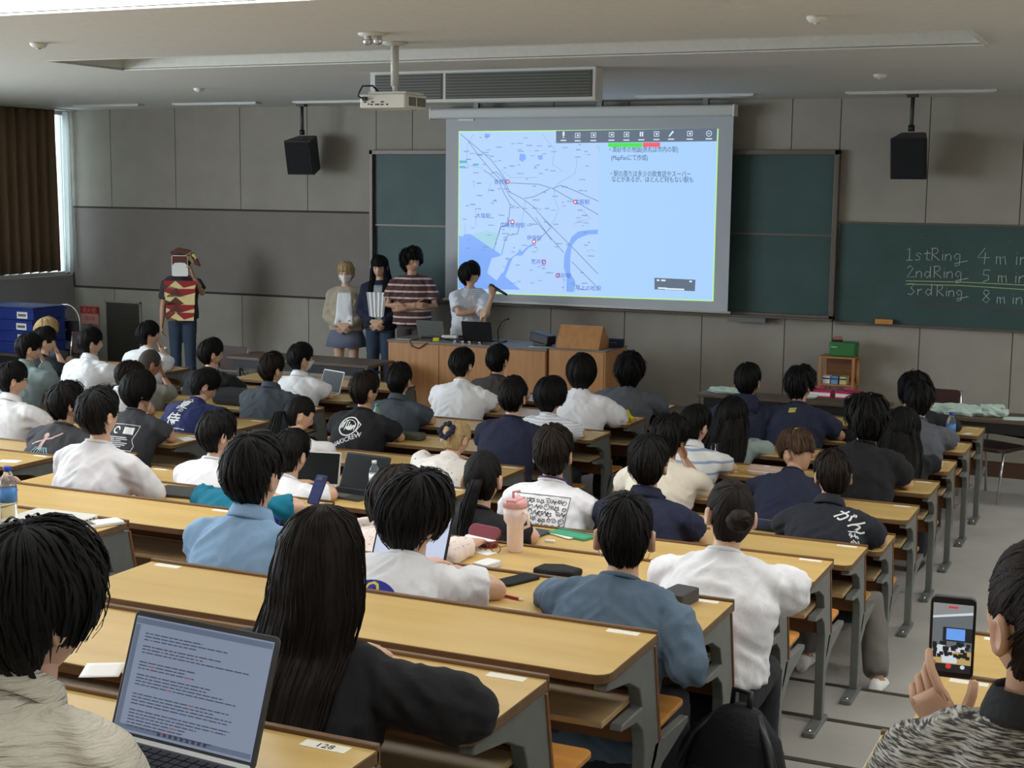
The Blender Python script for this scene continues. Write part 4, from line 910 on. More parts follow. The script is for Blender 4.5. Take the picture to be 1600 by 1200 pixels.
    if glasses:
        mb = MB()
        for s in (-1, 1):
            mb.tube([(s*(.033+.024*math.cos(a)), .098-.004*abs(math.cos(a)), .006+.02*math.sin(a)) for a in np.linspace(0, 2*math.pi, 15)], .0016, 5)
            mb.tube([(s*.057, .094, .01), (s*.077, .04, .012), (s*.079, -.02, .006)], .0018, 5)
        mb.tube([(-.009, .102, .008), (.009, .102, .008)], .0016, 5)
        mb.v = [tuple(p['HM'] @ Vector(v)) for v in mb.v]; mb.obj('glasses', M['black'], root)
    if mask:
        mb = MB(); rows = []
        for z in np.linspace(-.108, -.012, 7):
            row = []
            for a in np.linspace(-1.25, 1.25, 11):
                D = np.array([[math.sin(a)*math.sqrt(max(0, 1-(z/.118)**2)), math.cos(a)*math.sqrt(max(0, 1-(z/.118)**2)), z/.118]]); q = head_points(D)[0]
                row.append(Vector((q[0]*1.06, q[1]+.007+.010*math.exp(-(a/.5)**2), q[2])))
            rows.append(row)
        mb.loft(rows, closed=False); mb.v = [tuple(p['HM'] @ Vector(v)) for v in mb.v]
        for s in (-1, 1): mb.tube([p['HM'] @ Vector((s*.07, .045, -.035)), p['HM'] @ Vector((s*.082, -.01, -.01)), p['HM'] @ Vector((s*.082, -.02, -.04)), p['HM'] @ Vector((s*.07, .04, -.075))], .0015, 4)
        o = mb.obj('face_mask', M['paper'], root, True); o.modifiers.new('thickness', 'SOLIDIFY').thickness = .003
    return p
def hash_(s):
    h = 0
    for ch in s: h = (h*131+ord(ch)) % 1000003
    return h
def strands(mb, path, wd, dp, n=40, rs=None, amp=.12, yaw=0.0, ff=None):
    """bundle of long hair: lofted ridged rings along a path; wd/dp half width and depth per point"""
    rs = rs or random.Random(1); ph = [rs.uniform(0, 6.28) for _ in range(5)]
    path = [Vector(q) for q in path]; rings = []; fine = []
    M_ = 5
    for i in range(len(path)-1):
        for q in range(M_):
            u = q/M_; fine.append((path[i].lerp(path[i+1], u), wd[i]+(wd[i+1]-wd[i])*u, dp[i]+(dp[i+1]-dp[i])*u, (ff[i]+(ff[i+1]-ff[i])*u) if ff else 1))
    fine.append((path[-1], wd[-1], dp[-1], 1))
    for i, (c, a, b, f_) in enumerate(fine):
        ring = []
        for k in range(n):
            t = 2*math.pi*k/n; r_ = 1+amp*(.5*math.sin(9*t+ph[0]+i*.02)+.35*math.sin(17*t+ph[1]-i*.03)+(.25 if n < 50 else .8)*math.sin((31 if n < 50 else 47)*t+ph[2]+i*.01)); b_ = b*(f_ if math.sin(t) > 0 else 1)
            ring.append((c.x+a*r_*math.cos(t)*math.cos(yaw)-b_*r_*math.sin(t)*math.sin(yaw), c.y+a*r_*math.cos(t)*math.sin(yaw)+b_*r_*math.sin(t)*math.cos(yaw), c.z))
        rings.append(ring)
    mb.loft(rings)
    L = len(fine)
    for q in range(46 if n < 50 else 420):     # loose locks over the bundle, pointed at the ends
        t = rs.uniform(0, 6.28); i0 = rs.randrange(0, max(1, L-6)); i1 = min(L-1, i0+rs.randrange(5, 16)); pts = []
        for i in range(i0, i1+1):
            c, a, b, f_ = fine[i]; e = 1.03+.05*math.sin(math.pi*(i-i0)/max(1, i1-i0)); tt = t+.01*(i-i0)
            pts.append(Vector((c.x+a*e*math.cos(tt), c.y+b*(f_ if math.sin(tt) > 0 else 1)*e*math.sin(tt), c.z)))
        if i1 == L-1: pts.append(pts[-1]+Vector((rs.uniform(-.01, .01), rs.uniform(-.005, .005), -rs.uniform(.02, .06))))
        if len(pts) > 2: mb.tube(pts, [rs.uniform(.003, .006)*(1 if n < 50 else .30)*math.sin(math.pi*(.2+.75*k/(len(pts)-1))) for k in range(len(pts)-1)]+[.0006], 5, False)
def tail_geo(mb, kind, p):
    HM = p['HM']; rs = random.Random(hash_(p['label'])+5); S = p['S']; SH, aS = S[3]; C = S[2][0]
    if kind == 'bun':
        b0 = len(mb.v); mb.ell((0, 0, 0), (.046, .040, .047), 30, 18); c = Vector((0, -.128, -.02)); rot = Matrix.Rotation(R(90), 3, 'X')
        for q in range(b0, len(mb.v)):
            v = Vector(mb.v[q]); th = math.atan2(v.y, v.x); ph = math.acos(max(-1, min(1, v.z/.047)))
            v *= 1+.07*math.sin(4*th+7*ph)+.03*math.sin(11*th+9*ph)+.05*noise.noise(v*40)
            mb.v[q] = tuple(HM @ (c+rot @ v))
    elif kind == 'topbun':
        mb.ell(HM @ Vector((0, -.045, .138)), (.05, .045, .042), 14, 10)
        for q in range(10):
            a = 2*math.pi*q/10; mb.tube([HM @ Vector((.046*math.cos(a+u), -.045+.042*math.sin(a+u), .122+.05*u)) for u in np.linspace(0, .8, 5)], [.006, .012, .012, .01, .003], 6)
    elif kind == 'pony':
        a = HM @ Vector((0, -.10, -.005)); b_ = HM @ Vector((0, -.135, -.03)); e = Vector((C.x+.02, C.y-.15, C.z+.02)); m_ = Vector((SH.x+.01, SH.y-.14, SH.z+.02))
        strands(mb, [a, b_, m_.lerp(b_, .5)+Vector((0, -.01, 0)), m_, e], [.02, .026, .032, .028, .008], [.02, .024, .026, .022, .006], 22, rs)
    elif kind == 'sidepony':
        a = HM @ Vector((0, -.10, -.01)); b_ = HM @ Vector((-.03, -.13, -.04)); m_ = Vector((SH.x-.09, SH.y-.13, SH.z+.02)); e = Vector((C.x-.17, C.y-.13, C.z-.02))
        strands(mb, [a, b_, m_.lerp(b_, .5), m_, e], [.02, .03, .045, .05, .02], [.02, .024, .028, .024, .008], 24, rs)
    elif kind == 'clip':
        mb.tube([HM @ Vector((.02, -.10, -.06)), HM @ Vector((0, -.125, -.01)), HM @ Vector((-.01, -.11, .03)), HM @ Vector((.0, -.08, .06))], [.012, .026, .026, .008], 10)
def long_geo(mb, L, p):
    HM = p['HM']; S = p['S']; (W_, _), (C, _), (SH, _), (N, _) = S[1], S[2], S[3], S[4]; HC = S[6][0]; rs = random.Random(hash_(p['label'])+9)
    if L == 'back':       # straight, to the waist, seen from behind
        strands(mb, [HM @ Vector((0, -.022, .139)), HM @ Vector((0, -.022, .132)), HM @ Vector((0, -.022, .112)), HM @ Vector((0, -.022, .07)), HM @ Vector((0, -.03, .0)), HM @ Vector((0, -.045, -.07)), N+Vector((0, -.065, .0)), SH+Vector((0, -.115, .0)), C+Vector((.0, -.135, 0)), W_+Vector((0, -.15, .03)), W_+Vector((0, -.16, -.08))], [.006, .034, .066, .092, .104, .110, .116, .125, .128, .118, .09], [.006, .034, .066, .090, .098, .088, .065, .048, .04, .034, .012], 150, rs, .022, ff=[1, 1, .95, .5, .25, .3, .5, 1, 1, 1, 1])
    elif L == 'wave':
        strands(mb, [HM @ Vector((0, -.03, .02)), HM @ Vector((0, -.05, -.06)), N+Vector((0, -.06, .02)), SH+Vector((0, -.115, 0)), C+Vector((0, -.15, .0)), W_+Vector((0, -.16, .05))], [.10, .122, .145, .16, .155, .11], [.088, .085, .07, .06, .055, .02], 44, rs, .14)
    elif L == 'front':    # long hair framing the face, falling over chest and back
        strands(mb, [HM @ Vector((0, -.04, .03)), HM @ Vector((0, -.055, -.06)), N+Vector((0, -.07, .0)), SH+Vector((0, -.10, -.05))], [.092, .10, .12, .10], [.07, .06, .045, .015], 40, rs, .06)
        for s in (-1, 1):
            strands(mb, [HM @ Vector((s*.055, .03, .05)), HM @ Vector((s*.078, .03, -.03)), HM @ Vector((s*.078, .03, -.11)), SH+Vector((s*.085, .085, -.02)), C+Vector((s*.085, .125, .02))], [.02, .022, .026, .03, .01], [.035, .03, .024, .02, .006], 20, rs, .08)
def face_geo(p):
    HM, root = p['HM'], p['root']
    for s in (-1, 1):
        q = head_points(np.array([[.41*s, .91, .05]]))[0]; c = Vector((s*.031, .079, .006))
        e = MB().ell((0, 0, 0), (.0125, .010, .0065), 12, 8); e.v = [tuple(HM @ (Vector(v)+c)) for v in e.v]; eo = e.obj('eye', M['eyewhite'], root, True)
        e = MB().ell((0, 0, 0), (.0058, .004, .0058), 10, 6); e.v = [tuple(HM @ (Vector(v)+c+Vector((0, .0085, 0)))) for v in e.v]; e.obj('iris', M['eyedark'], eo, True)
        e = MB().tube([HM @ Vector((s*.016, .089, .026)), HM @ Vector((s*.031, .090, .031)), HM @ Vector((s*.047, .080, .026))], [.0025, .0032, .0015], 6); e.obj('eyebrow', M[p['hcol'] if p['hcol'] != 'blonde' else 'hairm'], root, True)
        e = MB().tube([HM @ Vector((s*.018, .0885, .010)), HM @ Vector((s*.031, .0905, .0135)), HM @ Vector((s*.044, .083, .009))], [.0012, .002, .0012], 5); e.obj('eyelash', M['eyedark'], root, True)
    if not p['mask']:
        e = MB(); e.tube([HM @ Vector((-.022, .084, -.068)), HM @ Vector((-.008, .094, -.065)), HM @ Vector((.008, .094, -.065)), HM @ Vector((.022, .084, -.068))], [.001, .0038, .0038, .001], 6); e.obj('lips', M['lips'], root, True)

def finish_people():
    bpy.context.view_layer.update(); dg = bpy.context.evaluated_depsgraph_get()
    for tmp, kind, p in PENDING:
        me = bpy.data.meshes.new_from_object(tmp.evaluated_get(dg)); root = p['root']; near = p['near']
        nv = len(me.vertices); co = np.empty(nv*3); me.vertices.foreach_get('co', co); co = co.reshape(-1, 3)
        if kind == 'body':
            mb = MB(); hm = np.array(p['HM'])
            hv = HEAD_V @ hm[:3, :3].T+hm[:3, 3]; mb.add(hv, HEAD_F)
            for s in (-1, 1):
                sj, el, wr, hd, pn, hk = p['A'][s]; hand(mb, wr, hd, pn, s, **hk)
            fs = [tuple(q.vertices) for q in me.polygons]
            v2 = np.vstack([co, np.array(mb.v)]); fs += [tuple(i+nv for i in f) for f in mb.f]
            me2 = bpy.data.meshes.new('body'); me2.from_pydata(v2.tolist(), [], fs); me2.materials.append(M[p['skin']])
            me2.polygons.foreach_set('use_smooth', [True]*len(me2.polygons)); me2.update()
            bpy.data.meshes.remove(me); p['body'] = link_mesh('body', me2, root)
        else:
            no = np.empty(nv*3); me.vertices.foreach_get('normal', no); no = no.reshape(-1, 3)
            amp = (.018 if near else .015)*(1.3 if p['loose'] > 1.2 else 1) if kind == 'top' else .008; sd = hash_(p['label']) % 97
            zc = p['S'][2][0].z
            def fold(q):
                x, y, z = q; ax = abs(x)
                u1 = (ax*.6+(z-zc)*.8); v1 = (ax*.8-(z-zc)*.6)       # diagonal creases running in from the armpit
                a = 1-abs(noise.noise(Vector((u1*26+sd, v1*5+(3 if x > 0 else 0), y*6))))*2.2
                b = 1-abs(noise.noise(Vector((x*20+noise.noise(Vector((x*5, y*5, z*5+sd)))*2.5, y*12, z*4+sd))))*2.2
                k_ = .5+.5*noise.noise(Vector((x*5+sd, y*5, z*5)))
                return max(a, -.4)*k_*.75+max(b, -.4)*(1-k_)*.75+noise.noise(Vector((x*7+sd, y*7, z*6)))*.5
            st = np.array([fold(q) for q in co.tolist()])
            co = co+no*(amp*(st-.25))[:, None]; me.vertices.foreach_set('co', co.ravel()); me.materials.clear(); me.materials.append(M[p['top'] if kind == 'top' else p['pants']])
            me.polygons.foreach_set('use_smooth', [True]*len(me.polygons)); me.update()
            o = link_mesh({'top': 'shirt', 'trousers': 'trousers'}[kind], me, root); p[kind+'_obj'] = o
            if kind == 'top':
                p['bvh'] = BVHTree.FromPolygons(co.tolist(), [tuple(q.vertices) for q in me.polygons])
                collar_geo(p)
    for tmp, _, _ in PENDING:
        me = tmp.data; bpy.data.objects.remove(tmp); bpy.data.meshes.remove(me)
    PENDING.clear()
def collar_geo(p):
    S = p['S']; (SH, aS), (N, aN), (NK, _) = S[3], S[4], S[5]; root = p['root']; c = p['collar']; n = 20; d = (NK-N).normalized()
    if c == 'tee':
        mb = MB(); pts = []
        for k in range(n+1): q = ering(N+d*.012, aN, .064, .066, n)[k % n]; pts.append(Vector(q)+Vector((0, 0, -.02*max(0, (q[1]-N.y)/.066))))
        mb.tube(pts, .0075, 6, False); mb.obj('collar', M[p['top']], root, True)
    elif c in ('shirt', 'jacket'):
        rings = []
        for h, a in ((-.004, .070), (.018, .068), (.036, .064), (.040, .067), (.022, .076), (.0, .084), (-.012, .086)):
            ring = [Vector(q) for q in ering(N+d*h, aN, a, a+.004, n, 2)]; rings.append(ring)
        mb = MB(); vs = [v for r in rings for v in r]; fs = []
        for i in range(len(rings)-1):
            for j in range(n):
                if j in (4, 5): continue       # open at the throat
                fs.append((i*n+j, i*n+(j+1) % n, (i+1)*n+(j+1) % n, (i+1)*n+j))
        mb.add(vs, fs); o = mb.obj('collar', M[p['extra'].get('collar_mat', p['top']) if p['extra'] else p['top']], root, True); o.modifiers.new('thickness', 'SOLIDIFY').thickness = .003
    elif c == 'hood':
        mb = MB(); rings = []
        for h, a, b_, yo in ((-.07, .12, .03, -.105), (-.02, .13, .05, -.10), (.03, .115, .06, -.075), (.06, .085, .04, -.055), (.045, .05, .02, -.05)):
            rings.append(ering(N+d*h+Vector((0, yo, 0)), aN, a, b_, 18))
        mb.loft(rings); mb.obj('hood', M[p['top']], root, True)
def decal(p, me_or_mb, cx, cz, m, name='shirt_print', off=.003, mirror=False, rot=0.0):
    """lays flat print (x right, y up, origin at its centre) on the back of the shirt, following the cloth"""
    if isinstance(me_or_mb, MB):
        me = bpy.data.meshes.new(name); me.from_pydata([(v[0], v[1], 0) for v in me_or_mb.v], [], me_or_mb.f)
    else: me = me_or_mb
    bm = bmesh.new(); bm.from_mesh(me); bmesh.ops.triangulate(bm, faces=bm.faces)
    for _ in range(3):
        ed = [e for e in bm.edges if e.calc_length() > .016]
        if not ed: break
        bmesh.ops.subdivide_edges(bm, edges=ed, cuts=1); bmesh.ops.triangulate(bm, faces=bm.faces)
    C, aC = p['S'][2]; dead = []; up = Vector((0, math.sin(aC), math.cos(aC))); nn = Vector((0, math.cos(aC), -math.sin(aC)))
    cr, sr = math.cos(rot), math.sin(rot)
    for v in bm.verts:
        x, z = cr*v.co.x-sr*v.co.y, sr*v.co.x+cr*v.co.y
        o = C+Vector((cx+x, 0, 0))+up*(cz+z)-nn*.5
        h, nr, _, dist = p['bvh'].ray_cast(o, nn)
        if h is None: dead.append(v); v.co = (0, 0, 0)
        else: v.co = h-nn*off
    bmesh.ops.delete(bm, geom=dead, context='VERTS'); bm.to_mesh(me); bm.free()
    me.materials.clear(); me.materials.append(m); me.update()
    return link_mesh(name, me, p['root'])
def text2(body, size, align='CENTER', shear=0): return text_mesh(body, size, align, 2, shear, size*.014)

SOL = {'P1': (11, -0.384, 24, 8, 0.89), 'P2': (12, -0.516, 30, 12, 0.88), 'P3': (9, -0.257, 24, 5, 0.84), 'P4': (9, -1.015, 26, 15, 0.81), 'P5': (8, -0.152, 24, 12, 0.9), 'P6': (9, -1.633, 20, 5, 0.945), 'P7': (8, -1.585, 38, 30, 0.82), 'P8': (7, -1.515, 24, 15, 0.85), 'P9': (6, -1.474, 16, 0, 1.025), 'P10': (6, -0.983, 16, 5, 1.005), 'P11': (4, -1.424, 20, 12, 0.945), 'P12': (3, -1.504, 26, 15, 0.885), 'P13': (2, -1.479, 26, 20, 0.8), 'P14': (4, -0.694, 40, 35, 1.06), 'P15': (5, -0.282, 24, 20, 1.0), 'P16': (3, -0.407, 18, 15, 1.08), 'P17': (2, -0.315, 24, 15, 0.8), 'P18': (1, -0.342, 26, 22, 0.97), 'P19': (0, -0.506, 34, 22, 0.96), 'P20': (1, -1.576, 18, 5, 1.04), 'P21': (1, -1.19, 20, 12, 1.05), 'M1': (1, -3.929, 20, 3, 1.015), 'M2': (0, -3.984, 20, 0, 0.92), 'M3': (1, -2.893, 16, 0, 1.005), 'M4': (0, -2.786, 20, 0, 0.895), 'M5': (2, -2.827, 20, 8, 0.855), 'M6': (3, -2.765, 16, 0, 1.035), 'M7': (2, -4.089, 20, 3, 0.92), 'M8': (3, -3.941, 20, 5, 0.975), 'M9': (4, -2.901, 40, 35, 0.84), 'M10': (4, -4.044, 28, 25, 0.885), 'M11': (1, -5.472, 18, 3, 0.925), 'M12': (2, -5.251, 20, 3, 0.945), 'M13': (6, -3.063, 30, 15, 0.8), 'M14': (7, -2.808, 30, 10, 0.8), 'M15': (6, -3.504, 20, 10, 0.895), 'M16': (7, -3.615, 14, 0, 1.07), 'M17': (4, -5.333, 20, 10, 0.97), 'M18': (3, -5.486, 38, 32, 0.985), 'M19': (5, -5.282, 20, 8, 1.005), 'M20': (4, -6.485, 20, 8, 0.98), 'M21': (2, -7.799, 20, 12, 0.995), 'M22': (1, -8.33, 20, 12, 0.925), 'M23': (0, -9.008, 20, 10, 0.91), 'M24': (1, -7.766, 20, 3, 0.955), 'M25': (0, -7.735, 20, 3, 0.965), 'M26': (2, -6.509, 26, 8, 0.92), 'M27': (3, -6.25, 40, 35, 1.065), 'M28': (1, -6.417, 20, 5, 0.91), 'F1': (11, 1.074, 5, -2, 1.05)}
def seat(key, label, dy=0.0, **k):
    row, x, th, hp, sc = SOL[key]
    k.setdefault('th', th); k.setdefault('hp', hp); k.setdefault('sc', sc)
    dist = 15.2+yd(row)+max(0, -x)*.45
    return person(label, (x, yd(row)-.56+dy, fl(row)), near=dist < 5.2, mid=dist < 8.5, **k)
Q = {}
# --- block beside the aisle (right), from the back rows forward
Q['P1'] = seat('P1', 'person with very long straight dark hair in a black tee, seen from behind', hair='tight', hcol='hairb', long='back', top='c_black', sleeve='h', loose=1.12, hy=12, sw=.178, arms={-1: 'desk', 1: (Vector((.35, .20, .755)), Vector((.10, .36, .755)), Vector((-.8, .6, -.05)), Vector((0, 0, -1)))}, skin='skin0')
Q['P2'] = seat('P2', 'person in a crinkled cream shirt leaning to a laptop, nearest at left', hair='mop', top='c_crinkle', sleeve='h', loose=1.2, hy=-8, hs=1.05, collar='shirt', sw=.19, hcol='hair', arms='lap')
Q['P3'] = seat('P3', 'person in a slate blue long-sleeved tee with ear loops of a mask', hair='crop', top='c_slate', sleeve='l', loose=1.1, hy=18, hs=1.02, sw=.182, mask=True, arms={-1: 'desk', 1: (Vector((.27, .02, .66)), Vector((.12, .24, .66)), Vector((-.6, .8, 0)), Vector((0, 0, -1)))})
Q['P4'] = seat('P4', 'person in a white tee with blue and yellow print, head tilted over a laptop', hair='mop', top='c_white', loose=1.15, hy=-14, roll=10, hs=1.08, sw=.185, arms={-1: 'desk', 1: 'wide'})
Q['P5'] = seat('P5', 'person with a low dark bun in a loose white shirt, right arm on the desk', hair='tight', hcol='hairb', tail='bun', top='c_white', sleeve='h', loose=1.28, hy=32, roll=6, sw=.165, arms='desk', hem=.10)
Q['P6'] = seat('P6', 'person in a pale blue collared shirt with a dark blue lanyard', hair='short', hcol='hair', top='c_blue', sleeve='h', loose=1.1, hy=0, hs=1.08, collar='shirt', sw=.18)
Q['P7'] = seat('P7', 'person in a dotted cream blouse mostly hidden behind the head tilted over a laptop', hair='bob', hcol='hairb', top='c_dot2', sleeve='l', loose=1.15, hy=-20, sw=.16, arms={-1: 'desk', 1: (Vector((.31, .14, .755)), Vector((.33, .34, .755)), Vector((-.1, .9, 0)), Vector((0, 0, -1)))})
Q['P8'] = seat('P8', 'person in a black tee with a low ponytail, left of the pink tumbler', hair='tight', tail='pony', top='c_black', loose=1.12, hy=12, sw=.165)
Q['P9'] = seat('P9', 'person in a white tee with a framed line-drawing print and purple lanyard', hair='short', hcol='hairb', top='c_white', loose=1.2, hy=14, sw=.185, hs=1.02)
Q['P10'] = seat('P10', 'person in a dark navy collared top behind the white loose shirt', hair='short', top='c_navy', loose=1.15, hy=10, collar='shirt', sw=.185)
Q['P11'] = seat('P11', 'person in a cream tee with right hand raised to the chin', hair='tousle', top='c_cream', sleeve='h', loose=1.2, hy=-5, sw=.19, tx=.06, arms={-1: 'desk', 1: 'chin'}, skin='skin1')
Q['P12'] = seat('P12', 'person in a white polo with blue stripes looking down', hair='short', top='c_polo', loose=1.1, hy=-18, collar='shirt', sw=.175)
Q['P13'] = seat('P13', 'person with long wavy black hair over a pale sage top', hair='bob', long='wave', top='c_sagelight', sleeve='l', loose=1.05, hy=8, sw=.16)
Q['P14'] = seat('P14', 'person with brown undercut hair bent low over the desk in navy', face=True, hair='under', hcol='hairm', top='c_navy', loose=1.1, hy=50, roll=0, sw=.175, skin='skin1', arms='desk')
Q['P15'] = seat('P15', 'person in a black polo with white lettering on the shoulder, elbows on the desk', hair='short', hcol='hairb', top='c_inkpat', sleeve='s', loose=1.18, hy=18, collar='shirt', sw=.185, arms='desk', skin='skin1', pants='c_gtrouser', shoe='paper', legs={-1: ((-.12, .33, .43), (-.12, .30, .085)), 1: ((.22, .30, .43), (.30, .08, .085))})
Q['P16'] = seat('P16', 'person with a big curly black mop in a plain black tee', hair='curly', top='c_black', loose=1.22, hy=30, sw=.19, skin='skin0', mask=True)
Q['P17'] = seat('P17', 'person with straight black hair in a black tee, right of the curly mop', hair='bob', long='wave', top='c_black', loose=1.1, hy=-5, sw=.165)
Q['P18'] = seat('P18', 'person in a charcoal grey tee with a hand in the hair', hair='tousle', top='c_grey', loose=1.2, hy=5, sw=.185, arms={1: 'desk', -1: 'cheek'})
Q['P19'] = seat('P19', 'person in black hunched over the front desk at far right', hair='wavy', top='c_black', sleeve='l', loose=1.15, hy=0, sw=.185, arms={-1: 'desk', 1: 'wide'})
Q['P20'] = seat('P20', 'person in a dark navy hooded jacket near the front', hair='short', top='c_navy', sleeve='l', loose=1.25, hy=2, collar='hood', sw=.19)
Q['P21'] = seat('P21', 'person in a navy tee with a patterned collar and tousled hair, before the wooden cart', hair='tousle', top='c_navy', loose=1.25, hy=-18, sw=.195, skin='skin1', arms={-1: 'desk', 1: 'wide'})
# --- middle block
Q['M1'] = seat('M1', 'person in a bright white tee leaning left before the teacher desk', hair='short', top='c_white', loose=1.3, hy=-8, sw=.195, tx=-.05)
Q['M2'] = seat('M2', 'person in a taupe tee in the front row before the teacher desk', hair='short', top='c_taupe', loose=1.15, hy=-8, sw=.175)
Q['M3'] = seat('M3', 'person with a wide dark bob in an oversized white tee before the lectern', hair='bob', top='c_white', sleeve='h', loose=1.32, hy=2, sw=.18, hs=1.04, skin='skin0', arms={-1: 'desk', 1: 'wide'})
Q['M4'] = seat('M4', 'person in a dark grey tee with curly hair right of the oversized white tee', hair='wavy', top='c_grey', sleeve='h', loose=1.28, hy=5, sw=.19)
Q['M5'] = seat('M5', 'person with a round black bowl cut in a finely striped white tee', hair='bowl', top='c_pin', loose=1.1, hy=-22, sw=.165)
Q['M6'] = seat('M6', 'person in a plain dark navy top with an upright back', hair='short', top='c_navy', loose=1.2, hy=5, sw=.18)
Q['M7'] = seat('M7', 'person in a slate grey collared shirt right of the green bottle', hair='short', top='c_dgrey', loose=1.2, hy=8, collar='shirt', sw=.185)
Q['M8'] = seat('M8', 'person in a black tee with a big white back print of lettering', hair='short', hcol='hairb', top='c_black', loose=1.2, hy=-22, sw=.19, skin='skin1')
Q['M9'] = seat('M9', 'person with blonde hair in a dark scrunchie and dotted white blouse, head bent', hair='tight', hcol='blonde', tail='clip', top='c_dot', sleeve='h', loose=1.15, hy=-10, sw=.16)
Q['M10'] = seat('M10', 'person with a long low ponytail in a white top bent over the desk', face=True, hair='tight', hcol='hair', tail='sidepony', top='c_white', sleeve='h', loose=1.1, hy=-38, sw=.16)
Q['M13'] = seat('M13', 'person in a white tee behind an open dark laptop', hair='short', top='c_white', loose=1.12, hy=0, sw=.175)
Q['M14'] = seat('M14', 'person in a teal tee half hidden behind the pale blue shirt', hair='crop', top='c_teal', loose=1.2, hy=0, sw=.19, arms={-1: 'desk', 1: 'wide'})
Q['M15'] = seat('M15', 'person in a white crew neck tee left of the closed black laptop', hair='short', top='c_white', loose=1.1, hy=-20, sw=.175)
Q['M16'] = seat('M16', 'person in a pale grey sweatshirt sitting upright at left', hair='short', top='c_sweat', sleeve='l', loose=1.2, hy=-5, sw=.19)
SOL['M29'] = (9, -3.16, 20, 8, .95)
Q['M29'] = seat('M29', 'person in white at the left picture edge, only a hand visible by the bottle', hair='short', top='c_white', sw=.18, arms={-1: 'desk', 1: (Vector((.26, .20, .755)), Vector((.20, .30, .80)), Vector((.25, .3, .9)), Vector((1, .1, 0)), dict(curl=.7))})
# --- left block
Q['M11'] = seat('M11', 'person in a white collared shirt and face mask in front of a white-framed laptop', face=True, hair='short', top='c_white', loose=1.2, hy=-28, collar='shirt', sw=.185, mask=True)
Q['M12'] = seat('M12', 'person in a dark slate shirt behind the white collared shirt', face=True, hair='short', hcol='hairb', top='c_dgrey', sleeve='l', loose=1.25, hy=-15, sw=.19, collar='shirt')
Q['M17'] = seat('M17', 'person in a charcoal tee with a ticket-shaped white print', face=True, hair='bowl', top='c_char', loose=1.2, hy=-20, sw=.185, arms={-1: 'chin', 1: 'desk'})
Q['M18'] = seat('M18', 'person in a navy tee with big white calligraphy, head bent', face=True, hair='short', top='c_navyb', loose=1.2, hy=-35, sw=.185, skin='skin0')
Q['M19'] = seat('M19', 'person in a washed charcoal tee with a pale figure print', face=True, hair='tousle', top='c_char', loose=1.28, hy=-20, sw=.195, skin='skin1')
Q['M20'] = seat('M20', 'person with glasses in a white shirt at the left edge', face=True, hair='short', top='c_white', sleeve='h', loose=1.25, hy=-30, sw=.18, collar='shirt', glasses=True)
Q['M26'] = seat('M26', 'person with a shaved head and glasses in an olive grey tee', face=True, hair='buzz', hcol='buzz', top='c_olivegrey', loose=1.25, hy=-25, sw=.18, glasses=True, skin='skin2', arms={-1: 'desk', 1: 'chin'})
Q['M27'] = seat('M27', 'person in a white tee slumped forward beside the shaved head', face=True, hair='short', hcol='hairb', top='c_white', loose=1.2, hy=-40, sw=.18)
Q['M28'] = seat('M28', 'person all in black beside the maroon-backed chair at the folding table', face=True, hair='short', top='c_black', sleeve='l', loose=1.2, hy=-30, sw=.185)
# --- block by the windows
Q['M21'] = seat('M21', 'person in a sage green overshirt with hand at the chin', face=True, hair='short', top='c_sage', sleeve='l', loose=1.3, hy=-30, collar='shirt', sw=.19, arms={-1: 'desk', 1: 'chin'})
Q['M22'] = seat('M22', 'person in a black tee with a fist at the mouth, beyond the sage overshirt', face=True, hair='short', top='c_black', loose=1.1, hy=-32, sw=.17, arms={-1: 'desk', 1: 'chin'})
Q['M23'] = seat('M23', 'person with blonde hair mostly hidden near the blue crates', face=True, hair='bob', hcol='blonde', top='c_char', loose=1.1, hy=-25, sw=.16)
Q['M24'] = seat('M24', 'person in a white collared shirt leaning forward, second from the red sign', face=True, hair='short', top='c_white', sleeve='h', loose=1.3, hy=-30, sw=.19, collar='shirt')
Q['M25'] = seat('M25', 'person in a white tee resting the chin on a hand, before the costumed figure', face=True, hair='short', top='c_white', loose=1.3, hy=-30, sw=.185, arms={-1: 'desk', 1: 'chin'})

# --- person filming with a phone, across the aisle
fx, fy, fz = 1.095, yd(11)-.66, fl(11)
Q['F1'] = person('person in a marled grey jacket with a top bun, holding up a phone', (fx, fy, fz), hair='tight', hcol='hairb', tail='topbun', top='c_marl', sleeve='l', loose=1.12, near=True, th=5, hp=-2, sc=1.11, hy=38, sw=.165, skin='skin1', collar='shirt', extra={'collar_mat': 'blackmat'}, arms={
    1: 'lap', -1: (Vector((.80-fx, -12.78-fy, 1.36-fz)), Vector((.948-fx, -12.69-fy, 1.572-fz)), Vector((-.72, .16, 1)), Vector((.35, 1, .05)), dict(curls=[.30, .62, .80, .95], thumb=.95, spread=.10))})

# --- the speakers on the platform
PZ = .14
def stand(key, label, loc, rz, H, **k):
    # H: standing height; leg length and spine scale follow
    sc = H/1.72; k.setdefault('hp', 2)
    Q[key] = person(label, loc, stand=.93*sc-.0, sc=sc*.98, rz=rz, mid=True, face=True, th=k.pop('th', 2), **k); return Q[key]
stand('S1', 'person in a beige cardigan, grey pleated skirt and white mask standing by the wall', (-7.36, -.98, PZ), R(180+22), 1.47, hair='short', hcol='blonde', top='c_beige', sleeve='l', loose=1.18, arms='front', hy=0, mask=True, skirt=True, pants='c_skirt', sw=.155, collar=None)
stand('S2', 'person with long black hair, dark jacket and blue jeans holding a pale folded sheaf', (-6.93, -.95, PZ), R(180+18), 1.57, hair='short', long='front', top='c_navy', sleeve='l', loose=1.15, arms={1: 'front', -1: 'front'}, hy=0, hp=8, pants='c_denim', sw=.155, collar=None)
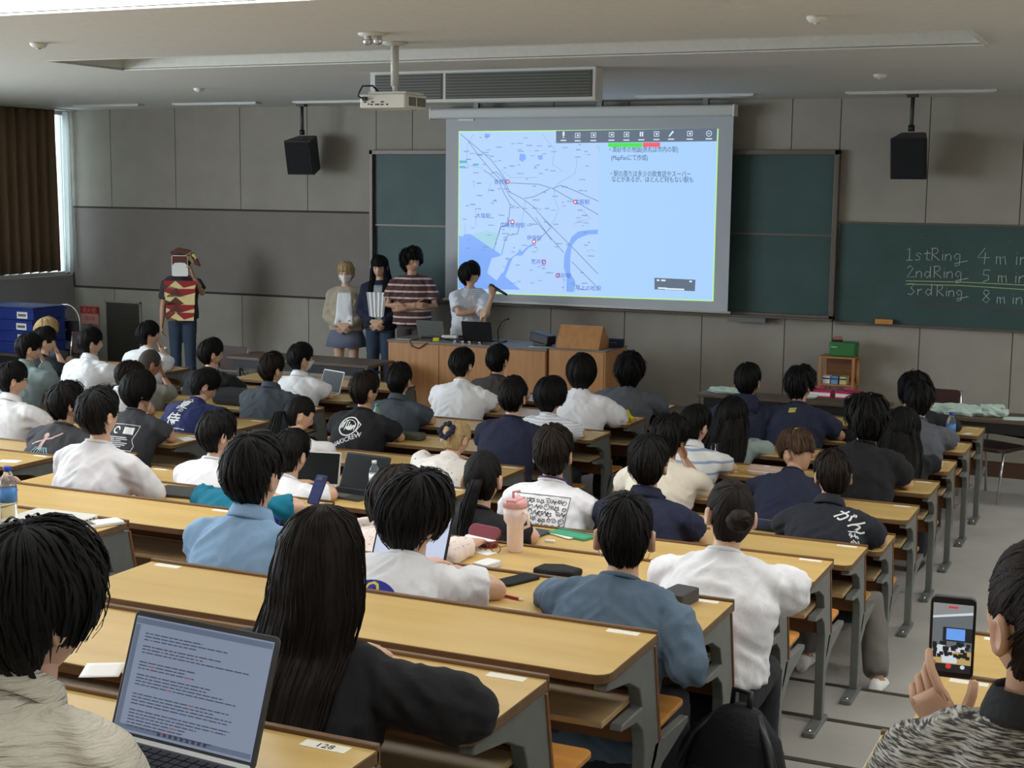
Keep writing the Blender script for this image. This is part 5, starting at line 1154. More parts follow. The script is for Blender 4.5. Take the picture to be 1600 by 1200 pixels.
stand('S3', 'person in a burgundy striped tee with folded arms beside the teacher desk', (-6.52, -.95, PZ), R(180+20), 1.66, hair='fringe', top='c_burg', loose=1.28, hy=38, sw=.185, pants='c_taupe', skin='skin1', collar='tee', arms={
    -1: (Vector((-.27, .06, 1.06)), Vector((.06, .20, 1.04)), Vector((1, .1, 0)), Vector((0, -1, -.2)), dict(curl=.5)), 1: (Vector((.27, .06, 1.06)), Vector((-.06, .17, 1.08)), Vector((-1, .1, -.1)), Vector((0, -1, -.2)), dict(curl=.5))})
MIC = Vector((-5.50, -1.06, 1.475))
sx_, sy_ = -5.78, -1.0
def tolocal(v, loc, rz): return Matrix.Rotation(-rz, 3, 'Z') @ (Vector(v)-Vector(loc))
RZ4 = R(180+52)
L4 = (sx_, sy_, PZ)
stand('S4', 'person in a pale grey tee speaking into a microphone beside the screen', L4, RZ4, 1.52, hair='bowl', top='c_pin', loose=1.2, hy=30, sw=.17, pants='c_trouser', arms={
    1: (Vector((.20, .16, 1.02)), Vector((.04, .19, 1.04)), Vector((-.9, .3, 0)), Vector((0, -1, 0)), dict(curl=.5)),
    -1: (tolocal((-5.50, -1.22, 1.10), L4, RZ4), tolocal((-5.455, -1.10, 1.355), L4, RZ4), Vector((0, .0, 1)), tolocal(Vector((-5.5, -1.05, 1.43))-Vector((-5.455, -1.10, 1.355))+Vector(L4), L4, RZ4), dict(curl=1.15, thumb=.5))})
L5 = (-9.62, -1.05, PZ); RZ5 = R(180+30)
stand('S5', 'person in a red, brown and cream card costume with a plain card mask', L5, RZ5, 1.52, hair='mop', hcol='hairm', top='c_char', loose=1.15, hy=0, sw=.175, pants='c_denim', skin='skin1', arms={
    1: 'hang', -1: (Vector((-.25, .05, 1.08)), Vector((-.15, .12, 1.30)), Vector((.25, .1, 1)), Vector((1, 0, .1)), dict(curl=.6))})
finish_people()

# --- prints, lanyards and other details that follow the cloth
M['p_white'] = mat('white_shirt_print', (228, 228, 226), .8); M['p_blue'] = mat('blue_shirt_print', (40, 46, 150), .8); M['p_yellow'] = mat('yellow_shirt_print', (222, 204, 90), .8); M['p_ink'] = mat('ink_shirt_print', (58, 56, 58), .8); M['p_grey'] = mat('grey_shirt_print', (150, 150, 152), .8)
M['p_cyan'] = mat('pale_cyan_shirt_print', (128, 170, 182), .8); M['p_pink'] = mat('pale_pink_shirt_print', (200, 168, 160), .8); M['lan_blue'] = mat('blue_lanyard', (34, 46, 128), .6); M['lan_purple'] = mat('purple_lanyard', (74, 50, 120), .6)
def disc(mb, cx, cy, r, r0=0.0, a0=0, a1=360, n=28, sy=1.0):
    for q in range(n):
        a, b = R(a0+(a1-a0)*q/n), R(a0+(a1-a0)*(q+1)/n)
        if r0: mb.add([(cx+r_*math.cos(t), cy+r_*sy*math.sin(t), 0) for r_, t in ((r, a), (r, b), (r0, b), (r0, a))], [(0, 1, 2, 3)])
        else: mb.add([(cx, cy, 0), (cx+r*math.cos(a), cy+r*sy*math.sin(a), 0), (cx+r*math.cos(b), cy+r*sy*math.sin(b), 0)], [(0, 1, 2)])
    return mb
def stroke(mb, pts, w):
    for (x0, y0), (x1, y1) in zip(pts, pts[1:]):
        d = Vector((x1-x0, y1-y0)); L = d.length
        if L < 1e-6: continue
        d /= L; n = Vector((-d.y, d.x))*w/2; e = d*w*.3
        mb.add([(x0-e.x+n.x, y0-e.y+n.y, 0), (x1+e.x+n.x, y1+e.y+n.y, 0), (x1+e.x-n.x, y1+e.y-n.y, 0), (x0-e.x-n.x, y0-e.y-n.y, 0)], [(0, 1, 2, 3)])
    return mb
def rect(mb, x0, x1, y0, y1): mb.add([(x0, y0, 0), (x1, y0, 0), (x1, y1, 0), (x0, y1, 0)], [(0, 1, 2, 3)]); return mb
# blue oval with yellow NO.. lettering
decal(Q['P4'], disc(MB(), 0, 0, .105, n=32, sy=.8), -.03, -.02, M['p_blue']); decal(Q['P4'], text2('NO', .075), -.06, .005, M['p_yellow'], off=.005)
# framed doodles
d_ = MB(); rs = random.Random(11)
for a in (((-.14, -.13), (.14, -.13)), ((.14, -.13), (.14, .10)), ((.14, .10), (-.14, .10)), ((-.14, .10), (-.14, -.13))): stroke(d_, a, .003)
for i in range(70):
    cx, cy = -.12+.0267*(i % 10)+rs.uniform(-.006, .006), -.115+.031*(i//10)+rs.uniform(-.005, .005); kind = rs.randrange(4); r_ = rs.uniform(.009, .016)
    if kind == 0: stroke(d_, [(cx+r_*(1 if q % 2 else .45)*math.sin(q*math.pi/5), cy+r_*(1 if q % 2 else .45)*math.cos(q*math.pi/5)) for q in range(11)], .003)
    elif kind == 1: disc(d_, cx, cy, r_, r_-.003, n=14); disc(d_, cx-.004, cy+.003, .003, n=8)
    elif kind == 2: stroke(d_, [(cx+r_*u*math.cos(u*9), cy+r_*u*math.sin(u*9)) for u in np.linspace(.1, 1, 16)], .003)
    else: stroke(d_, [(cx-r_, cy-r_*.5), (cx-r_*.3, cy+r_), (cx+r_*.2, cy-r_*.2), (cx+r_, cy+r_*.7), (cx+r_*.4, cy-r_)], .0035)
decal(Q['P9'], d_, 0, .04, M['p_ink'])
# black polo: white lettering at the right shoulder
decal(Q['P15'], text2('がん', .085, shear=.2), .12, .085, M['p_white'], rot=-.5); decal(Q['P15'], text2('ばる', .045, shear=.2), .15, .015, M['p_white'], rot=-1.2)
# white globe emblem and diagonal lettering on the black tee
g_ = disc(MB(), 0, 0, .075, .066); disc(g_, 0, 0, .052, .047, 20, 200); disc(g_, .01, .005, .034, .0, 200, 380, 18)
for q in range(7): stroke(g_, [(-.06+q*.018, -.02+.01*math.sin(q*2)), (-.05+q*.016, .03+.02*math.sin(q))], .007)
stroke(g_, [(.05, .05), (.09, .02), (.07, -.03), (.1, -.05)], .006)
decal(Q['M8'], g_, -.02, .06, M['p_white'])
decal(Q['M8'], text2('OSAKICREW', .046, shear=.15), -.02, -.06, M['p_white'], rot=.42)
t_ = MB()
for q in range(4): rect(t_, -.03+.012*q, .06, -.012*q, -.012*q+.004)
decal(Q['M8'], t_, .03, -.11, M['p_white'], rot=-.05)
# calligraphy
decal(Q['M18'], text2('夏', .105), -.01, .075, M['p_white']); decal(Q['M18'], text2('の', .045), .005, .03, M['p_white']); decal(Q['M18'], text2('侍', .12), -.02, -.085, M['p_white'])
t_ = MB()
for q in range(22): rect(t_, -.10+q*.0095, -.10+q*.0095+.006, -.006, .004)
rect(t_, -.03, .03, -.024, -.016); decal(Q['M18'], t_, 0, -.115, M['p_white']); decal(Q['M18'], disc(MB(), 0, 0, .022, .016, n=16), 0, .165, M['p_white'])
# ticket print
k_ = MB()
out = [(-.13, -.10), (.11, -.10), (.12, -.06), (.105, -.02), (.12, .02), (.125, .085), (-.13, .085), (-.13, -.10)]
stroke(k_, out, .004); disc(k_, -.03, .04, .028, .018, 0, 300); rect(k_, .03, .10, .015, .065)
for q in range(6): rect(k_, -.11, .02+.06*rs.random(), -.015-.013*q, -.009-.013*q)
decal(Q['M17'], k_, .02, .0, M['p_white'])
# pale figure print
f_ = MB(); disc(f_, .01, .085, .018, n=12); stroke(f_, [(.01, .07), (.0, .03), (-.01, -.01)], .022); stroke(f_, [(0, .055), (.06, .07), (.11, .11)], .010); stroke(f_, [(0, .05), (-.05, .035), (-.09, .02)], .010)
decal(Q['M19'], f_, -.02, .03, M['p_pink'])
f_ = MB()
for q in range(7): stroke(f_, [(-.03+q*.012, 0), (-.09+q*.03, -.07), (-.12+q*.04, -.14)], .007)
decal(Q['M19'], f_, -.02, .03, M['p_cyan'])
# navy tee with a looping graphic
f_ = disc(MB(), 0, 0, .06, .053, -40, 220, sy=1.3); stroke(f_, [(.04, -.06), (.0, -.11), (-.06, -.11)], .007)
decal(Q['P21'], f_, .06, -.06, M['p_yellow']); f_ = MB(); stroke(f_, [(-.05, 0), (-.02, .05), (0, 0), (.02, .05)], .012); stroke(f_, [(-.06, -.03), (.03, -.02)], .012); rect(f_, -.05, .01, -.065, -.045); decal(Q['P21'], f_, .04, -.06, M['p_white'])
f_ = MB()
for q in range(4): stroke(f_, [(-.02, -.01*q), (.03, .006-.01*q)], .006)
decal(Q['P21'], f_, -.02, .165, M['p_yellow'], name='collar_tag')
# white edging of the black polo collar, logo patch of the long-haired person's tee
g_ = disc(MB(), 0, 0, .045, .012, sy=1.35); decal(Q['P1'], g_, -.165, -.03, M['p_grey'])
def lanyard(p, m):
    S = p['S']; N, aN = S[4]; SH = S[3][0]; C = S[2][0]; mb = MB(); d = (S[5][0]-N).normalized()
    pts = [Vector(q) for q in ering(N+d*.022, aN, .064, .062, 24)]; pts = [q for q in pts if q.y < N.y+.045]
    pts = sorted(pts, key=lambda q: math.atan2(q.x-N.x, -(q.y-N.y)))
    pts = [Vector((C.x-.02, C.y+.155, C.z))]+[Vector((N.x-.075, N.y+.06, N.z-.01))]+pts+[Vector((N.x+.075, N.y+.06, N.z-.01))]+[Vector((C.x+.02, C.y+.155, C.z))]
    mb.tube(pts, .0065, 6); o = mb.obj('lanyard', m, p['root'], True)
    return o
lanyard(Q['P6'], M['lan_blue']); lanyard(Q['P9'], M['lan_purple']); lanyard(Q['F1'], M['lan_blue']); lanyard(Q['P10'], M['lan_blue'])
# scrunchie of the blonde student
p = Q['M9']; mb = MB(); HM = p['HM']
for q in range(9):
    a = 2*math.pi*q/9; mb.ell(HM @ Vector((.042*math.cos(a), -.128+.01*math.sin(3*a), .0+.044*math.sin(a))), (.021, .020, .021), 8, 6)
mb.obj('scrunchie', M['c_navy'], p['root'], True)
# clothes of the standing speakers
p = Q['S1']; C = p['S'][2][0]; SH = p['S'][3][0]; W_ = p['S'][1][0]
def front_patch(p, x0, x1, z0, z1, m, name, off=.006, nx=10, nz=12, shape=None):
    """cloth panel on the chest following the shirt (front, +y)"""
    mb = MB(); vs = []
    for j in range(nz+1):
        for i in range(nx+1):
            u, v = i/nx, j/nz; x = x0+(x1-x0)*u; z = z0+(z1-z0)*v
            if shape: x = shape(u, v)
            h, nr, _, dd = p['bvh'].ray_cast(Vector((x, 1, z)), Vector((0, -1, 0)))
            vs.append(Vector((x, (h.y if h else p['S'][2][0].y+.11)+off, z)))
    mb.add(vs, [(j*(nx+1)+i, j*(nx+1)+i+1, (j+1)*(nx+1)+i+1, (j+1)*(nx+1)+i) for j in range(nz) for i in range(nx)])
    o = mb.obj(name, m, p['root'], True); o.modifiers.new('thickness', 'SOLIDIFY').thickness = .003; return o
front_patch(p, -.08, .08, p['S'][0][0].z+.02, SH.z+.0, M['c_white'], 'white_top', shape=lambda u, v: (-.11+.22*u)*(1-.3*v))
front_patch(p, -.07, .07, p['S'][0][0].z-.03, p['S'][0][0].z+.02, M['c_skirt'], 'waistband', .008)
p = Q['S2']; SH = p['S'][3][0]
front_patch(p, -.05, .05, p['S'][0][0].z, SH.z+.02, M['c_sagelight'], 'inner_top')
mb = MB(); zc = p['S'][1][0].z+.06
for q in range(9):
    x = -.10+q*.0245; y = p['S'][2][0].y+.155+(.012 if q % 2 else 0)
    mb.add([(x*.72, y, zc-.13), (x*.72+.018, y+(.012 if q % 2 == 0 else -.012), zc-.13), (x+.0245, y+(.012 if q % 2 == 0 else -.012), zc+.15), (x, y, zc+.15)], [(0, 1, 2, 3)])
o = mb.obj('folded_sheaf', M['c_white'], None, False); o.modifiers.new('thickness', 'SOLIDIFY').thickness = .004; o.matrix_world = Matrix.Translation(p['root'].location) @ Matrix.Rotation(R(198), 4, 'Z'); tag(o, 'pale pleated paper sheaf held in front by the person in the dark jacket', 'paper')
mb = MB(); mb.tube([Vector(q) for q in ering(p['S'][0][0]+Vector((0, 0, -.06)), 0, .172, .135, 28)]+[Vector(ering(p['S'][0][0]+Vector((0, 0, -.06)), 0, .172, .135, 28)[0])], .014, 6); mb.obj('belt', M['black'], p['root'], True)
# microphone
MV = Vector((.26, -.02, -.12)).normalized()
t = empty('microphone', MIC, 0, 'black hand microphone held to the mouth beside the screen', 'microphone')
MB().tube([(0, 0, 0), MV*.03, MV*.05], [.018, .026, .022], 12).obj('head_grille', M['steeldk'], t, True); MB().tube([MV*.045, MV*.20, MV*.235], [.020, .014, .012], 12).obj('handle', M['black'], t, True)
# card costume: collar yoke of red, brown and cream triangles, plain mask with a tall forelock
p = Q['S5']; SH = p['S'][3][0]; Hp = p['S'][0][0]; root5 = p['root']
M['k_red'] = mat('red_card', (158, 34, 40), .7); M['k_brown'] = mat('brown_card', (96, 50, 36), .7); M['k_cream'] = mat('cream_card', (232, 214, 150), .7)
zt, zb_ = SH.z+.02, Hp.z-.06; Hh = (zt-zb_)/5
for q in range(5):
    z1 = zt-q*Hh; z0 = z1-Hh; wq = .19-.008*q; yq = SH.y+.17
    base = 'k_red' if q in (0, 1, 4) else ('k_cream' if q == 2 else 'k_red')
    m_ = MB(); m_.prism([(-wq, z0), (wq, z0), (wq, z1), (-wq, z1)], yq, yq+.004, 'y'); m_.obj('card_band', M[base], root5)
    for (tri, mm) in ([((-.17, z0), (0.0, z0), (-.20, z0+Hh*.5)), 'k_cream'], [((-.06, z0), (.16, z0), (.05, z1)), 'k_cream' if q in (0, 4) else 'k_brown'], [((.02, z0), (wq, z0), (wq, z0+Hh*.6)), 'k_brown' if q % 2 == 0 else 'k_cream']):
        MB().prism([(max(-wq, min(wq, a)), b) for a, b in tri], yq+.004, yq+.008, 'y').obj('card_triangle', M[mm], root5)
for s in (-1, 1): MB().box(s*.11-.02, s*.11+.02, SH.y-.09, SH.y+.172, SH.z+.055, SH.z+.060).obj('shoulder_strap', M['k_red'], root5)
HM = p['HM']; K5 = HM @ Matrix.Translation((0, .13, -.005))
m_ = MB(); m_.prism(rrect(-.095, .095, -.13, .12, .02), -.003, .003, 'y', K5); m_.obj('mask_card', M['paper'], root5)
m_ = MB(); m_.prism([(-.088, .0), (-.06, .03), (0, .035), (.06, .03), (.088, .0), (.088, .112), (-.088, .112)], .003, .006, 'y', K5); m_.obj('mask_top', M['k_brown'], root5)
for (poly, mm) in (([(-.12, .10), (-.02, .105), (.09, .10), (.12, .15), (.03, .20), (-.10, .17), (-.16, .14)], 'k_brown'), ([(-.06, .12), (-.10, .05), (-.15, .02), (-.19, .08), (-.14, .16)], 'k_cream'), ([(-.12, .12), (-.20, .06), (-.23, -.02), (-.17, .0)], 'k_brown')):
    MB().prism(poly, -.07, .02, 'y', HM @ Matrix.Translation((0, .06, 0))).obj('crest_card', M[mm], root5)

# ------------------------------------------------------------------ things on the desks
def dz(k): return TOPZ+fl(k)+.0005
def laptop(loc, rz, w, d, ang, label, base='offwhite', scr='black', bezel='black', keys=True, glowm=None):
    """hinge at the origin, keyboard towards -y, lid tilted back by ang degrees from upright"""
    t = empty('laptop', loc, rz, label, 'laptop')
    MB().prism(rrect(-w/2, w/2, -d, 0, .012), .0, .014, 'z').obj('base', M[base], t, bevel=.002)
    MB().box(-w/2+.02, w/2-.02, -d*.55, -.02, .0138, .0146).obj('keyboard_deck', M['steeldk'], t)
    if keys:
        for r_ in range(5):
            for c_ in range(13):
                x = -w/2+.026+c_*(w-.052)/13; y = -.030-r_*.0195
                MB().box(x, x+(w-.052)/13-.003, y-.0165, y, .0146, .0168).obj('key', M['black'] if base != 'black' else M['steeldk'], t)
    MB().box(-.05, .05, -d*.95, -d*.62, .0138, .0144).obj('touchpad', M['steel'], t)
    mt = Matrix.Rotation(-R(ang), 4, 'X')
    ld = MB(); ld.prism(rrect(-w/2, w/2, .004, d*1.0, .012), -.004, .003, 'z', mt @ Matrix.Rotation(R(90), 4, 'X')); ld = ld.obj('lid', M[bezel], t, bevel=.0015)
    m_ = MB(); m_.prism([(-w/2+.008, .018), (w/2-.008, .018), (w/2-.008, d-.010), (-w/2+.008, d-.010)], .0042, .0048, 'z', mt @ Matrix.Rotation(R(90), 4, 'X')); m_.obj('screen', glowm or M[scr], ld)
    return t, mt @ Matrix.Rotation(R(90), 4, 'X')
M['doc'] = glow('laptop_document_glow', (150, 164, 190), .55); M['docdk'] = glow('laptop_text_glow', (58, 66, 86), .5); M['docbar'] = glow('laptop_toolbar_glow', (112, 128, 156), .5); M['docred'] = glow('laptop_red_text_glow', (170, 80, 84), .5); M['doc2'] = glow('laptop_pale_window_glow', (206, 216, 240), .8); M['screenoff'] = mat('dark_glass_screen', (16, 20, 22), .4, spec=.25)
lp, mt = laptop((-.303, -13.235, dz(12)), R(-4), .333, .235, 20, 'open silver laptop with a text document on screen, nearest at lower left', 'offwhite', 'doc', 'steeldk', True, M['doc'])
lid = [c for c in lp.children if c.name.startswith('lid')][0]
def onscr(name, rects, m, h=.0056):
    mb = MB()
    for x0, x1, y0, y1 in rects: mb.add([tuple(mt @ Vector(v)) for v in ((x0*1.105, y0*1.105, h), (x1*1.105, y0*1.105, h), (x1*1.105, y1*1.105, h), (x0*1.105, y1*1.105, h))], [(0, 1, 2, 3)])
    return mb.obj(name, m, lid)
onscr('screen_toolbar', [(-.142, .142, .192, .201), (-.142, -.132, .02, .19), (-.142, .142, .02, .028)], M['docbar'], .0052)
rs = random.Random(4); rows = []; red = []
y = .182
for q in range(30):
    y -= .0052
    if q in (3, 7, 8, 12, 17, 18, 23): continue
    x = -.118; xe = x+rs.uniform(.09, .225)
    while x < xe:
        l = rs.uniform(.006, .018); (red if rs.random() < .05 else rows).append((x, min(x+l, xe), y, y+.0017)); x += l+.0022
onscr('document_text', rows, M['docdk']); onscr('document_red_text', red, M['docred']); onscr('taskbar_icon', [(-.05+q*.012, -.043+q*.012, .0215, .027) for q in range(9)], M['docdk'])
laptop((-1.19, -10.78, dz(9)), R(0), .30, .20, 24, 'open laptop with a pale window, left of the head tilted over it', 'offwhite', 'doc2', 'black', False, M['doc2'])
laptop((-2.79, -8.40, dz(6)), R(-8), .31, .215, 22, 'open black laptop with a dark screen on the middle desks', 'steeldk', 'screenoff', 'black', True)
laptop((-3.10, -8.385, dz(6)), R(12), .29, .20, 16, 'open laptop seen edge-on behind the white tee', 'offwhite', 'screenoff', 'offwhite', False)
laptop((-5.42, -4.49, dz(1)), R(-22), .30, .205, 18, 'open white-framed laptop with a dark screen in front of the masked student', 'white', 'screenoff', 'white', False)
def slab(name, loc, rz, w, d, h, m, label, cat, bev=.003, r=.01):
    t = empty(name, loc, rz, label, cat); MB().prism(rrect(-w/2, w/2, -d/2, d/2, r), 0, h, 'z').obj('body', M[m], t, bevel=bev); return t
t = slab('closed_laptop', (-3.30, -9.32, dz(7)), R(5), .31, .21, .016, 'steeldk', 'closed dark grey laptop beside the pale sweatshirt', 'laptop'); MB().box(-.15, .15, -.106, -.104, .006, .008).obj('lid_seam', M['black'], t)
t = slab('closed_laptop', (-2.80, -10.82, dz(9)), R(3), .31, .215, .014, 'white', 'closed white laptop on the desk at the left edge', 'laptop'); MB().box(-.152, .152, -.109, -.107, .006, .0075).obj('lid_seam', M['steel'], t)
for q in range(3): MB().box(.154, .156, .02+q*.022, .034+q*.022, .004, .009).obj('port', M['black'], t)
t = slab('white_phone_case', (-2.565, -10.80, dz(9)), R(-28), .085, .17, .014, 'paper', 'white wallet case lying by the closed white laptop', 'case', .004); MB().box(-.035, .035, -.084, -.03, .0142, .0148).obj('card_slot', M['steel'], t)
t = slab('smartphone', (-.745, -10.80, dz(9)), R(-22), .074, .158, .010, 'screenoff', 'black smartphone lying beside the red pen', 'phone', .003, .012); MB().box(-.034, .034, -.074, .074, .0101, .0105).obj('screen', M['screenoff'], t)
t = empty('pen', (-.69, -11.0, dz(9)+.005), R(-14), 'red pen lying on the desk near the black smartphone', 'pen'); MB().tube([(-.07, 0, 0), (.05, 0, 0)], .0048, 8).obj('barrel', M['red'], t, True); MB().tube([(.05, 0, 0), (.062, 0, 0), (.07, 0, 0)], [.0048, .003, .001], 8).obj('tip', M['p_white'], t, True); MB().box(-.068, -.03, -.001, .001, .004, .007).obj('clip', M['chrome'], t)
# pink tumbler
M['pinkt'] = mat('pale_pink_tumbler', (246, 224, 218), .45); M['pinkd'] = mat('rose_pink_lid', (230, 172, 170), .4)
t = empty('tumbler', (-1.108, -10.02, dz(8)), 0, 'tall pale pink insulated tumbler with a handle', 'tumbler')
MB().lathe([(.030, 0), (.033, .004), (.034, .11), (.047, .13), (.049, .185)], n=24).obj('body', M['pinkt'], t, True); MB().lathe([(.050, .183), (.050, .205), (.044, .212), (.02, .214)], n=24).obj('lid', M['pinkd'], t, True); MB().tube([(-.01, 0, .21), (-.01, 0, .245), (.02, 0, .25)], .006, 8).obj('straw', M['pinkd'], t, True)
MB().tube([(.046, -.02, .17), (.072, -.035, .165), (.076, -.036, .12), (.045, -.022, .105)], .007, 8).obj('handle', M['pinkt'], t, True); MB().box(-.022, .022, -.045, .045, .206, .22).obj('lid_slider', M['pinkd'], t, bevel=.004)
# glasses case with glasses
M['burg'] = mat('burgundy_case', (120, 36, 48), .5)
t = empty('glasses_case', (-1.28, -9.985, dz(8)), R(-16), 'open burgundy glasses case left of the pink tumbler', 'glasses case'); MB().prism(rrect(-.085, .085, -.03, .03, .028), 0, .026, 'z').obj('shell', M['burg'], t, bevel=.008); MB().prism(rrect(-.078, .078, -.024, .024, .022), .026, .029, 'z').obj('lining', M['paper'], t); MB().prism(rrect(-.085, .085, -.03, .03, .028), .0, .012, 'z', Matrix.Translation((0, .03, .045)) @ Matrix.Rotation(R(60), 4, 'X')).obj('lid', M['burg'], t, bevel=.005)
t = empty('eyeglasses', (-1.20, -10.07, dz(8)+.018), R(-12), 'brown framed eyeglasses beside the burgundy case', 'glasses')
for s in (-1, 1):
    MB().tube([(s*(.032+.024*math.cos(a)), 0, .019*math.sin(a)) for a in np.linspace(0, 2*math.pi, 17)], .002, 5).obj('lens_rim', M['ply'], t); MB().tube([(s*.056, 0, .008), (s*.058, .07, .004), (s*.054, .12, -.014)], .0018, 5).obj('temple', M['ply'], t)
slab('white_box', (-1.10, -10.30, dz(8)), R(-12), .07, .10, .024, 'p_white', 'small pale box by the elbow of the dotted cream blouse', 'box', .004)
# green pouch, eraser, cards
M['mint'] = mat('mint_green_pouch', (66, 160, 120), .5)
t = empty('pencil_pouch', (-1.17, -9.24, dz(7)), R(-14), 'flat mint green pouch with papers, near the pink tumbler', 'pouch'); MB().prism([(-.11, -.05), (.10, -.055), (.105, .045), (-.10, .05)], 0, .014, 'z').obj('body', M['mint'], t, bevel=.005); MB().box(-.08, .05, -.07, -.03, .004, .008, Matrix.Rotation(R(-12), 4, 'Z')).obj('paper_slip', M['paper'], t); MB().box(-.10, .095, .02, .026, .014, .017).obj('zip', M['steel'], t)
slab('eraser', (-1.215, -9.40, dz(7)), R(10), .045, .02, .012, 'p_white', 'white eraser below the mint green pouch', 'eraser', .003, .004)
slab('dark_notebook', (-1.33, -9.29, dz(7)), R(-8), .09, .13, .012, 'c_dgrey', 'small dark blue-grey notebook right of the pink tumbler', 'notebook')
o = MB().prism([(-.06, -.05), (.03, -.06), (.07, -.01), (.01, .05), (-.04, .045)], 0, .055, 'z').obj('black_pouch', M['blackmat'], None, bevel=.012, loc=(-1.36, -9.42, dz(7))); tag(o, 'soft black pouch right of the pink tumbler', 'pouch')
o = MB().prism([(-.09, -.05), (-.02, -.07), (.08, -.05), (.09, .03), (.0, .06), (-.08, .03)], 0, .03, 'z').obj('folded_cloth', M['blackmat'], None, bevel=.012, loc=(-.81, -10.27, dz(8))); tag(o, 'folded black cloth left of the slate blue tee', 'cloth')
slab('black_box', (-.16, -10.80, dz(9)), R(-10), .085, .13, .045, 'steeldk', 'dark grey box right of the slate blue tee', 'box', .004)
# pen cup, pink case, green case, dark case
t = empty('pen_cup', (-1.43, -6.15, dz(3)), R(-10), 'grey plastic pen cup with pens behind the striped polo', 'pen cup'); MB().prism(rrect(-.035, .035, -.03, .03, .008), 0, .085, 'z').obj('cup', M['steel'], t, bevel=.004); MB().prism(rrect(-.036, .036, .02, .031, .004), .085, .15, 'z').obj('tall_back', M['blackmat'], t, bevel=.006)
for q in range(4): MB().tube([(-.02+q*.013, 0, .02), (-.022+q*.016, .006, .13+.008*q)], .004, 6).obj('pen', M['black'] if q % 2 else M['chrome'], t, True)
M['pinkc'] = mat('dusty_pink_pouch', (196, 168, 152), .7)
t = empty('pencil_case', (-1.03, -6.31, dz(3)), R(-4), 'dusty pink oval pencil case on the desk', 'pencil case'); MB().prism(rrect(-.125, .125, -.045, .045, .04), 0, .06, 'z').obj('body', M['pinkc'], t, bevel=.015); MB().prism(rrect(-.127, .127, -.047, .047, .04), .026, .031, 'z').obj('zip', M['p_white'], t); MB().box(-.02, .02, -.012, .012, .059, .062).obj('badge', M['p_white'], t)
M['lime'] = mat('bright_green_case', (64, 180, 76), .4)
t = slab('green_pencil_case', (-1.285, -6.88, dz(4)), R(-6), .14, .06, .028, 'lime', 'bright green flat case right of the cream tee', 'pencil case', .006); MB().box(-.06, .06, -.031, -.030, .012, .016).obj('zip', M['mint'], t)
t = empty('dark_pencil_case', (-.615, -7.80, dz(5)), R(-5), 'navy roll pencil case left of the black polo', 'pencil case'); MB().tube([(-.10, 0, .03), (-.09, 0, .03), (.09, 0, .03), (.10, 0, .03)], [.02, .030, .030, .02], 12).obj('body', M['c_navy'], t, True); MB().box(-.085, .085, -.004, .004, .058, .062).obj('zip', M['steel'], t)
t = empty('cap', (-.80, -4.72, dz(1)), R(20), 'black cap lying on the desk left of the curly mop', 'cap'); MB().lathe([(.085, 0), (.084, .03), (.07, .06), (.03, .078), (.005, .08)], n=18).obj('crown', M['blackmat'], t, True); MB().prism(rrect(-.07, .07, -.16, -.06, .05), .002, .008, 'z').obj('brim', M['blackmat'], t, bevel=.002)
# bottles
M['pet'] = mat('clear_plastic_bottle', (226, 238, 244), .08, trans=.92, ior=1.2); M['blabel'] = mat('blue_bottle_label', (72, 134, 200), .4); M['bcap'] = mat('blue_cap', (36, 70, 190), .4); M['wcap'] = mat('white_cap', (232, 232, 228), .4); M['teal2'] = mat('sage_bottle', (120, 150, 132), .4)
def bottle(loc, label, capm, labm, h=.21, r=.033, body='pet'):
    t = empty('bottle', loc, 0, label, 'bottle')
    MB().lathe([(r*.8, 0), (r, .008), (r, h*.30), (r*.94, h*.34), (r, h*.38), (r, h*.66), (r*.85, h*.78), (r*.42, h*.90), (r*.40, h*.93)], n=20).obj('body', M[body], t, True)
    if labm: MB().lathe([(r*1.02, h*.40), (r*1.02, h*.64)], n=20).obj('label', M[labm], t, True)
    MB().lathe([(r*.46, h*.925), (r*.46, h), (r*.38, h*1.005)], n=16).obj('cap', M[capm], t, True); return t
bottle((-.14, -4.56, dz(1)), 'clear water bottle with blue cap and label at the right end of the desks', 'bcap', 'blabel', .235, .034)
bottle((-2.885, -10.96, dz(9)), 'clear water bottle with a blue label at the left picture edge', 'bcap', 'blabel', .235, .034)
bottle((-2.66, -8.47, dz(6)), 'small clear bottle with a white cap behind the black laptop', 'wcap', 'wcap', .20, .030)
bottle((-7.72, -3.80, dz(0)), 'clear bottle with a white label by the student resting the chin on a hand', 'wcap', 'wcap', .21, .033)
bottle((-4.02, -6.08, dz(3)), 'sage green bottle beside the black tee with white lettering', 'teal2', None, .215, .030, 'teal2')
bottle((-4.05, -9.98, dz(8)), 'small bottle with a dark blue cap on the left desks', 'bcap', None, .19, .03)
